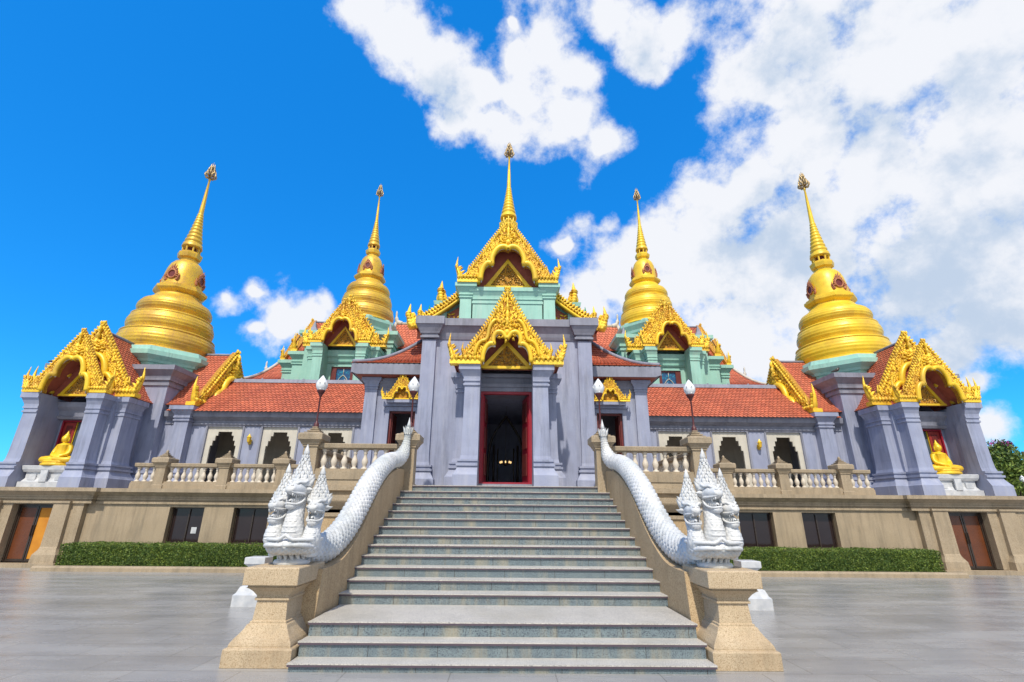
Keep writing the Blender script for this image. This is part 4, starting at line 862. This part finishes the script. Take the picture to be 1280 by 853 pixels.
# ---------------------------------------------------------------- corner pavilions
def pavilion(s):
    sd_ = SIDE[s]; C = (16.2*s, 22.3, 2.45)
    pv = thing('corner_pavilion', 'blue-grey %s corner pavilion with double gilded porch gables and seated Buddha niche' % sd_, 'pavilion', C, 'corner pavilions')
    T = TR(16.2*s, 22.3, 0)@SC(s, 1, 1)
    b = MB(T); box(b, -2.2, 2.55, -2.4, 2.4, 2.45, 7.0); part('tower', b, 'wall', pv)
    b = MB(T); rstack(b, 0, 0, [(2.45, 2.75, 2.75), (2.85, 2.75, 2.75), (3.05, 2.6, 2.6), (3.1, 2.64, 2.64), (3.2, 2.64, 2.64), (3.21, 2.5, 2.5)]); part('tower_base', b, 'wall', pv)
    b = MB(T); cornice(b, -2.2, 2.55, -2.4, 2.4, 6.62, 7.45, .28); part('cornice', b, 'trim', pv)
    b = MB(T); nstack(b, 0, 0, 8, [(7.43, 2.3), (7.6, 2.3), (7.65, 2.2), (7.75, 2.2), (7.78, 2.3), (7.88, 2.34), (8.03, 2.62), (8.22, 2.62), (8.24, 2.45), (8.47, 2.36)], PI/8); part('octagonal_drum', b, 'green', pv)
    Tf = T@TR(0, -4.45, 0)
    niche_porch(pv, Tf, 2.45, 5.78, 1.0)
    b = MB(Tf); wallopen(b, -.95, .95, 1.15, 1.35, 2.45, 5.2, [(-.78, .78, 3.2, 4.98)]); part('niche_wall', b, 'wall', pv)
    b = MB(Tf); rstack(b, 0, 1.05, [(5.0, .95, .10), (5.1, .95, .16), (5.12, .95, .1), (5.3, .95, .14), (5.45, .95, .26), (5.62, .95, .28)]); part('niche_cornice', b, 'trim', pv)
    b = MB(Tf); wallopen(b, -.78, .78, 1.10, 1.2, 3.2, 4.98, [(-.72, .72, 3.26, 4.92)]); nf = part('niche_window', b, 'red', pv)
    b = MB(Tf); box(b, -.72, .72, 1.24, 1.26, 3.26, 4.92); part('pane', b, 'glassb', nf)
    b = MB(Tf); box(b, .27, .29, 1.19, 1.24, 3.26, 4.92); part('mullion', b, 'gold', nf)
    b = MB(Tf); box(b, .30, .72, 1.17, 1.22, 3.27, 4.91, 0)
    for zz in (3.4, 3.92, 4.44): box(b, .40, .62, 1.155, 1.17, zz, zz+.34, 1)
    part('shutter', b, ['redn', 'maroon'], nf)
    gable(pv, Tf@TR(0, 0, 5.80), 1.50, 2.45, 1.2, detail=1.0, style=2, rs_=(.9, .80), yped=.36)
    gable(pv, Tf@TR(0, .78, 5.83), 2.0, 3.0, 2.0, detail=1.0, ped=False, style=2, rs_=(.93, .95))
    # inner side porch whose gable faces the galleries
    Ts = T@RZ(-PI/2)@TR(0, -3.30, 0)
    for q in (-1, 1): b = MB(Ts); rstack(b, q*2.05, .25, pil_prof(.30, .30, 2.45, 5.78, .85)); part('side_pillar', b, 'wall', pv)
    gable(pv, Ts@TR(0, 0, 5.82), 2.38, 3.05, 1.4, detail=1.0, ped=False, style=2)
    b = MB(Ts); box(b, -2.04, 2.04, .33, 2.2, 2.46, 5.58); part('side_wall', b, 'wall', pv)
    # altar, Buddha
    al = MB(Tf); rstack(al, -.02, .55, [(2.455, .86, .42), (2.66, .86, .42), (2.67, .80, .36), (2.78, .74, .30), (2.98, .74, .30), (3.0, .80, .36), (3.08, .84, .40), (3.20, .86, .42), (3.215, .84, .40)])
    box(al, -.14, .10, .10, .15, 2.66, 3.05); box(al, -.62, -.36, .20, .27, 2.72, 2.92); box(al, .32, .58, .20, .27, 2.72, 2.92)
    single('marble_altar', al, 'marble', 'white marble altar in the porch of the %s pavilion' % sd_, 'altar', ((16.2-.02)*s, 18.4, 2.455), 'marble altars of the pavilions')
    bd = MB(TR(16.2*s, 18.42, 3.215)@SC(1.06, 1.06, 1.04)@TR(-.02*s, 0, 0))
    e = lambda c, r, n=14, k=10: ell(bd, c, r, n, k)
    nstack(bd, 0, .0, 24, [(0, .46), (.03, .48), (.08, .47), (.10, .40), (.13, .44), (.16, .42)], 0, 0, True)
    for q in (-1, 1):
        tube(bd, crom([(q*.12, .12, .24), (q*.36, -.02, .24), (q*.46, -.14, .22), (q*.30, -.24, .21), (-q*.02, -.27, .22+.03*q)], 4), np.interp(np.linspace(0, 1, 17), [0, .5, 1], [.14, .11, .07]), 10)
        tube(bd, crom([(q*.19, .04, .70), (q*.245, .01, .57), (q*.245, -.06, .43), (q*.13, -.20, .345), (-q*.03, -.24, .33)], 4), np.interp(np.linspace(0, 1, 17), [0, .3, .7, 1], [.085, .072, .058, .04]), 9)
        ell(bd, (q*.122, .0, .92), (.018, .03, .075), 6, 6); ell(bd, (q*.045, -.118, .955), (.022, .012, .010), 6, 4)
    tube(bd, crom([(0, .03, .16), (0, .04, .30), (0, .03, .48), (0, .03, .64), (0, .03, .75), (0, .02, .80), (0, .01, .86)], 4), np.interp(np.linspace(0, 1, 25), [0, .2, .4, .65, .78, .88, 1], [.22, .20, .175, .205, .155, .07, .066]), 14, sx=1.12)
    e((0, -.005, .95), (.118, .125, .145)); e((0, -.115, .935), (.018, .025, .03), 6, 5); e((0, .01, 1.08), (.075, .075, .06)); nstack(bd, 0, .01, 8, [(1.11, .04), (1.15, .04), (1.20, .02), (1.25, .004)], 0, 0, True); e((0, -.11, .90), (.035, .02, .01), 6, 4)
    o = single('buddha_statue', bd, 'gold', 'small seated golden Buddha on the altar of the %s pavilion' % sd_, 'statue', (16.18*s, 18.42, 3.215), 'golden Buddhas in the pavilions')
    rm = o.modifiers.new('remesh', 'REMESH'); rm.mode = 'VOXEL'; rm.voxel_size = .014; rm.use_smooth_shade = True
    chedi(16.2*s, 22.3, 8.45, 1.022, 'large gold stupa on the %s corner pavilion, %s' % (sd_, 'with rust-brown weathering on its rings' if s < 0 else 'standing against the big white cloud'), 'w' if s < 0 else '')
for s in (-1, 1): pavilion(s)
# ---------------------------------------------------------------- rear shrines on the upper tier
def rear(s):
    sd_ = SIDE[s]; X, Y = 8.40, 27.0
    th = thing('rear_shrine', 'sea-green rear shrine with gilded arch gable above the %s gallery roof' % sd_, 'shrine', (X*s, Y, 2.4), 'sea-green rear shrines')
    T = TR(X*s, Y, 0)@SC(s, 1, 1)
    b = MB(T); box(b, -2.3, 2.3, -2.3, 2.3, 2.4, 10.4); part('tower', b, 'green', th)
    b = MB(T); cornice(b, -2.3, 2.3, -2.3, 2.3, 10.0, 10.85, .30); part('cornice', b, 'green', th)
    b = MB(T); nstack(b, 0, 0, 8, [(10.85, 1.9), (11.1, 1.9), (11.15, 1.75), (11.4, 1.75), (11.45, 1.85), (11.6, 1.87), (11.85, 2.02), (12.0, 2.02), (12.02, 1.75), (12.2, 1.72)], PI/8); part('octagonal_drum', b, 'green', th)
    Tf = T@TR(-.05, -3.75, 0); k = .95
    niche_porch(th, Tf, 5.0, 9.72, k, wallm='green')
    b = MB(Tf); wallopen(b, -.95, .95, .95, 1.2, 5, 9.6, [(-.62, .62, 7.2, 8.78)]); part('window_wall', b, 'green', th)
    b = MB(Tf); rstack(b, 0, 1.0, [(8.95, .92, .10), (9.03, .92, .16), (9.05, .92, .1), (9.2, .92, .14), (9.3, .92, .24), (9.5, .92, .28), (9.6, .92, .28)]); part('window_cornice', b, 'green', th)
    b = MB(Tf); wallopen(b, -.62, .62, 1.0, 1.1, 7.2, 8.78, [(-.36, .36, 7.26, 8.70)]); wn = part('window', b, 'maroon', th)
    b = MB(Tf); box(b, -.36, .36, 1.06, 1.08, 7.26, 8.7); part('pane', b, 'blueg', wn)
    b = MB(Tf)
    for q in (-1, 1): tube(b, crom([(q*.34, 1.04, 7.3), (q*.30, 1.04, 7.9), (q*.16, 1.04, 8.2), (0, 1.04, 8.36)], 4), .022, 5)
    tube(b, [(0, 1.04, 8.36), (0, 1.04, 8.7)], .018, 5); part('tracery', b, 'frame', wn)
    b = MB(Tf); nstack(b, 0, .98, 10, [(7.2, .12), (7.5, .14), (7.6, .08), (7.75, .10), (7.95, .05), (8.05, .01)], 0, 0, True); part('window_figure', b, 'gold', wn)
    gable(th, Tf@TR(0, 0, 9.74), 1.50, 2.35, 1.1, detail=.9, style=2, rs_=(.9, .80), yped=.34)
    gable(th, Tf@TR(0, .80, 9.77), 2.08, 2.85, 1.5, detail=.7, ped=False, style=2)
    To = T@RZ(PI/2)@TR(0, -3.75, 0)       # porch facing outward
    for q in (-1, 1):
        b = MB(To); rstack(b, q*1.18*k, .32*k, pil_prof(.27*k, .30*k, 5.0, 9.5, k)); part('side_pillar', b, 'green', th); b = MB(To); rstack(b, q*1.80*k, 1.1*k, pil_prof(.27*k, .30*k, 5.0, 9.8, k)); part('side_pillar', b, 'green', th)
    b = MB(To); box(b, -1.4, 1.4, .6, 1.6, 5, 9.4); part('side_wall', b, 'green', th)
    gable(th, To@TR(0, 0, 9.52), 1.50, 2.0, 1.1, detail=.6, ped=False, style=2, rs_=(.9, .8))
    gable(th, To@TR(0, .80, 9.82), 2.08, 2.6, 1.5, detail=.6, ped=False, style=2)
    b = MB(T); nstack(b, -2.05, -2.05, 4, [(10.85, .30), (10.95, .22), (11.15, .10), (11.5, .015)], PI/4); part('corner_finial', b, 'trim', th); b = MB(T); nstack(b, 2.05, -2.05, 4, [(10.85, .42), (10.95, .34), (11.2, .14), (11.6, .015)], PI/4); part('corner_finial', b, 'trim', th)
    chedi(X*s, Y, 12.15, .90, 'gold stupa above the %s rear shrine beside the central spire' % sd_, 'w' if s < 0 else '', .80)
for s in (-1, 1): rear(s)
# rear halls: red roofs that close the skyline
def hall(label, x0, x1, y, ze, zr, half, s, hip):
    th = thing('rear_hall', label, 'hall', ((x0+x1)/2*s, y, 2.4), 'tile-roofed rear halls'); T = mirror(s)
    b = MB(T); box(b, x0, x1-hip*.6, y-half+.5, y+half-.5, 2.4, ze); part('wall', b, 'green', th)
    cur = lambda t: .35*t+.65*t*t
    b = MB(T)
    for q in (-1, 1):
        def P(u, v, q=q): t = 1-v; xe = x1-hip*t; return (x0+(xe-x0)*u, y+q*half*(1-t), ze+(zr-ze)*cur(t))
        if q < 0: tiles(b, P, max(6, int((x1-x0)/.2)), 16, 0)
        sheet(b, P, 4, 8, 1 if q < 0 else 0)
    def P3(u, v): t = 1-v; return (x1-hip*t, y-half*(1-t)+2*half*(1-t)*u, ze+(zr-ze)*cur(t))
    sheet(b, P3, 4, 8, 0); part('roof', b, ['tile', 'tileb'], th)
    b = MB(T); tube(b, [(x0, y, zr), (x1-hip, y, zr)], .10, 6)
    tube(b, [(x1-hip*t, y-half*(1-t), ze+(zr-ze)*cur(t)+.06) for t in np.linspace(0, 1, 10)], .10, 6)
    tube(b, crom([(x1-hip-.35, y, zr), (x1-hip-.1, y, zr+.1), (x1-hip, y, zr+.35), (x1-hip+.02, y, zr+.85)], 4), [.16]*5+[.12]*4+[.06]*3+[.01], 6)
    part('ridge', b, 'frame', th)
for s in (-1, 1):
    sd_ = SIDE[s]
    hall('red-roofed rear hall with pale chofa just outside the %s rear shrine' % sd_, 9.0, 15.9, 30.5, 9.1, 11.0, 2.2, s, 1.4)
    hall('lower red-roofed rear hall farthest out on the %s skyline' % sd_, 12.0, 18.6, 33.5, 9.2, 11.0, 2.2, s, 1.6)
    hall('red-roofed rear hall between the central shrine and the %s rear shrine' % sd_, .6, 7.2, 27.6, 10.2, 12.5, 2.2, s, .5)
# ---------------------------------------------------------------- hedges, kerbs, marble stands
def leaves(b, n, fn, size, m=0, seed=1):
    r = np.random.RandomState(seed); P = fn(n, r); n = len(P)
    A = r.normal(size=(n, 3)); A /= np.linalg.norm(A, axis=1)[:, None]; B = r.normal(size=(n, 3)); B -= A*(A*B).sum(1)[:, None]; B /= np.linalg.norm(B, axis=1)[:, None]
    sz = size*r.uniform(.6, 1.3, (n, 1)); V = np.stack([P-A*sz, P+B*sz*.5, P+A*sz, P-B*sz*.5], 1).reshape(-1, 3)
    mm = r.randint(0, 2, n) if m == -1 else None
    b.V.append(V); k = b.n; b.n += len(V); b.F += [[k+4*i, k+4*i+1, k+4*i+2, k+4*i+3] for i in range(n)]
    b.m += (mm.tolist() if mm is not None else [m]*n); b.sm += [False]*n
for s in (-1, 1):
    sd_ = SIDE[s]; x0, x1 = 5.6, 13.75; X0, X1 = (x0*s, x1*s) if s > 0 else (x1*s, x0*s)
    hg = thing('clipped_hedge', 'long box-clipped green hedge under the %s base windows' % sd_, 'hedge', ((x0+x1)/2*s, 17.1, .1), 'clipped hedges')
    b = MB(); box(b, X0+.06, X1-.06, 16.68, 17.5, .05, .68); part('twig_core', b, 'leafd', hg)
    def f(n, r):
        P = np.empty((n, 3)); P[:, 0] = r.uniform(X0, X1, n); P[:, 1] = r.uniform(16.60, 17.56, n); P[:, 2] = r.uniform(.10, .745, n)
        k = r.randint(0, 10, n); o = r.normal(0, .014, n)-.012
        wv = .022*np.sin(P[:, 0]*2.3)+.014*np.sin(P[:, 0]*7.1)+.012*np.sin(P[:, 0]*13.7+P[:, 1]*9)
        P[k < 6, 1] = (16.60+np.abs(o)+wv*.6)[k < 6]; P[(k >= 6) & (k < 9), 2] = (.745-np.abs(o)+wv)[(k >= 6) & (k < 9)]
        e = k == 9; P[e, 0] = np.where(r.rand(e.sum()) < .5, X0, X1); return P
    b = MB(); leaves(b, 30000, f, .024, -1, 3+s); part('foliage', b, ['leaf', 'leafd'], hg)
    def f2(n, r):
        P = np.empty((n, 3)); P[:, 0] = r.uniform(X0, X1, n); P[:, 1] = r.uniform(16.6, 17.5, n); P[:, 2] = .74+np.abs(r.normal(0, .025, n)); return P
    b = MB(); leaves(b, 1800, f2, .022, 0, 9+s); part('new_shoots', b, ['leafy'], hg)
    b = MB(); a, c = sorted((5.5*s, 14.15*s)); q = [(16.25, 0), (16.25, .10), (16.30, .145), (16.42, .15), (16.5, .11), (16.5, 0)]
    prism(b, q, a, c, 0, 'x'); single('planter_kerb', b, 'stone', 'rounded tan stone kerb along the foot of the %s hedge' % sd_, 'kerb', ((a+c)/2, 16.35, 0), 'planter kerbs')
    b = MB(TR(4.97*s, 10.9, 0))
    rstack(b, 0, 0, [(0, .28, .26), (.20, .28, .26), (.24, .24, .22), (.34, .20, .18), (.38, .12, .10), (.52, .09, .08), (.60, .10, .09), (.70, .14, .13), (.75, .20, .18), (.86, .20, .18), (.87, .18, .17)])
    single('marble_stand', b, 'marble', 'white veined marble stand on the paving behind the %s naga pedestal' % sd_, 'stand', (4.97*s, 10.9, 0), 'marble stands')
# ---------------------------------------------------------------- trees behind on the right
def tree(x, y, h, r, seed, label, mats=('leaf', 'leafd'), cat='tree', nm='broadleaf_tree'):
    th = thing(nm, label, cat, (x, y, 0), 'trees beyond the right pavilion'); rnd = random.Random(seed); T = TR(x, y, 0)
    b = MB(T); P = crom([(0, 0, 0), (.1, 0, h*.25), (-.1, .1, h*.5), (.1, 0, h*.8)], 4); tube(b, P, np.linspace(h*.035, h*.012, len(P)), 8)
    cl = []
    for i in range(26):
        a = rnd.uniform(0, 6.28); e = rnd.random(); rr_ = r*math.sqrt(rnd.random())*.85; zz = h*(.38+.5*e); rr_ *= math.sqrt(max(.1, 1-((e-.4)/.75)**2))
        c = np.array([rr_*math.cos(a), rr_*math.sin(a), zz]); cl.append((c, r*rnd.uniform(.22, .38)))
    part('trunk', b, 'bark', th)
    for c, q in cl[:10]:
        b = MB(T); tube(b, crom([(0, 0, h*.35), tuple(c*[.5, .5, .8]), tuple(c)], 4), np.linspace(h*.012, .02, 9), 5); part('limb', b, 'bark', th)
    def f(n, r_):
        out = []
        for c, q in cl:
            k = n//len(cl); d = r_.normal(size=(k, 3)); d /= np.linalg.norm(d, axis=1)[:, None]; out.append(c+d*q*(r_.rand(k, 1)**.4)*[1, 1, .72]*r_.uniform(.8, 1.15, (k, 1)))
        return np.concatenate(out)+[x, y, 0]
    b = MB(); leaves(b, 9000, f, .11, -1, seed); part('crown', b, list(mats), th)
tree(32.6, 34.0, 7.4, 2.4, 1, 'dark green tree whose top shows right beside the right pavilion')
tree(36.6, 36.0, 6.9, 2.6, 2, 'broad green tree at the right edge of the photo behind the pavilion')
tree(31.8, 31.5, 5.4, 2.0, 3, 'low yellow-green bushy tree in front of the taller right-hand trees', ('leafy', 'leaf'))
tree(42.0, 40.0, 8.6, 2.8, 4, 'tall tree with magenta blossom at the far right edge', ('leafp', 'leafd'))
tree(30.6, 36.0, 6.8, 2.4, 5, 'dark tree half hidden by the right pavilion column', ('leafd', 'leafd'))
tree(39.5, 32.0, 5.6, 2.4, 6, 'green tree partly cut off by the right edge below the blossom tree', ('leaf', 'leafd'))
gp = thing('garden_gate_post', 'tan stepped stone post and low wall outside the right pavilion', 'gate post', (20.6, 19.6, 0))
b = MB(); sq_post(b, 20.6, 19.6, 0, 1.75, .26); part('post', b, 'stone', gp)
b = MB(); rstack(b, 21.9, 19.6, [(0, 1.1, .15), (.3, 1.1, .15), (.31, 1.1, .1), (1.0, 1.1, .1), (1.01, 1.1, .16), (1.15, 1.1, .16)]); part('low_wall', b, 'stone', gp)
lamp(31.2, 30.2, 2.9, 'small white-headed garden lamp among the trees on the right')
b = MB(); nstack(b, 31.2, 30.2, 8, [(0, .12), (.2, .06), (2.85, .05)], 0, 0)
o = [q for q in S.objects if q.get('label', '').startswith('small white-headed')][0]
part('tall_pole', b, 'lampred', o)
del o['group']

for x, y, z, a, nm in ((-18.85, 19.75, 7.45, .6, 'dark pigeon perched on the left pavilion tower cornice'), (13.95, 19.8, 7.45, -.4, 'dark pigeon perched on the right pavilion tower cornice')):
    bp = thing('pigeon', nm, 'bird', (x, y, z)); Tp = TR(x, y, z)@RZ(a)
    b = MB(Tp); P = crom([(-.17, 0, .09), (-.08, 0, .11), (0, 0, .13), (.07, 0, .16), (.10, 0, .21), (.13, 0, .23), (.17, 0, .22)], 4)
    tube(b, P, np.interp(np.linspace(0, 1, len(P)), [0, .2, .45, .65, .8, .93, 1], [.02, .045, .065, .045, .033, .02, .004]), 9, 0); part('body', b, 'bronze', bp)
    for q in (-1, 1): b = MB(Tp); tube(b, [(.0, q*.02, .08), (.01, q*.02, -.005)], .006, 5); part('leg', b, 'lampred', bp)
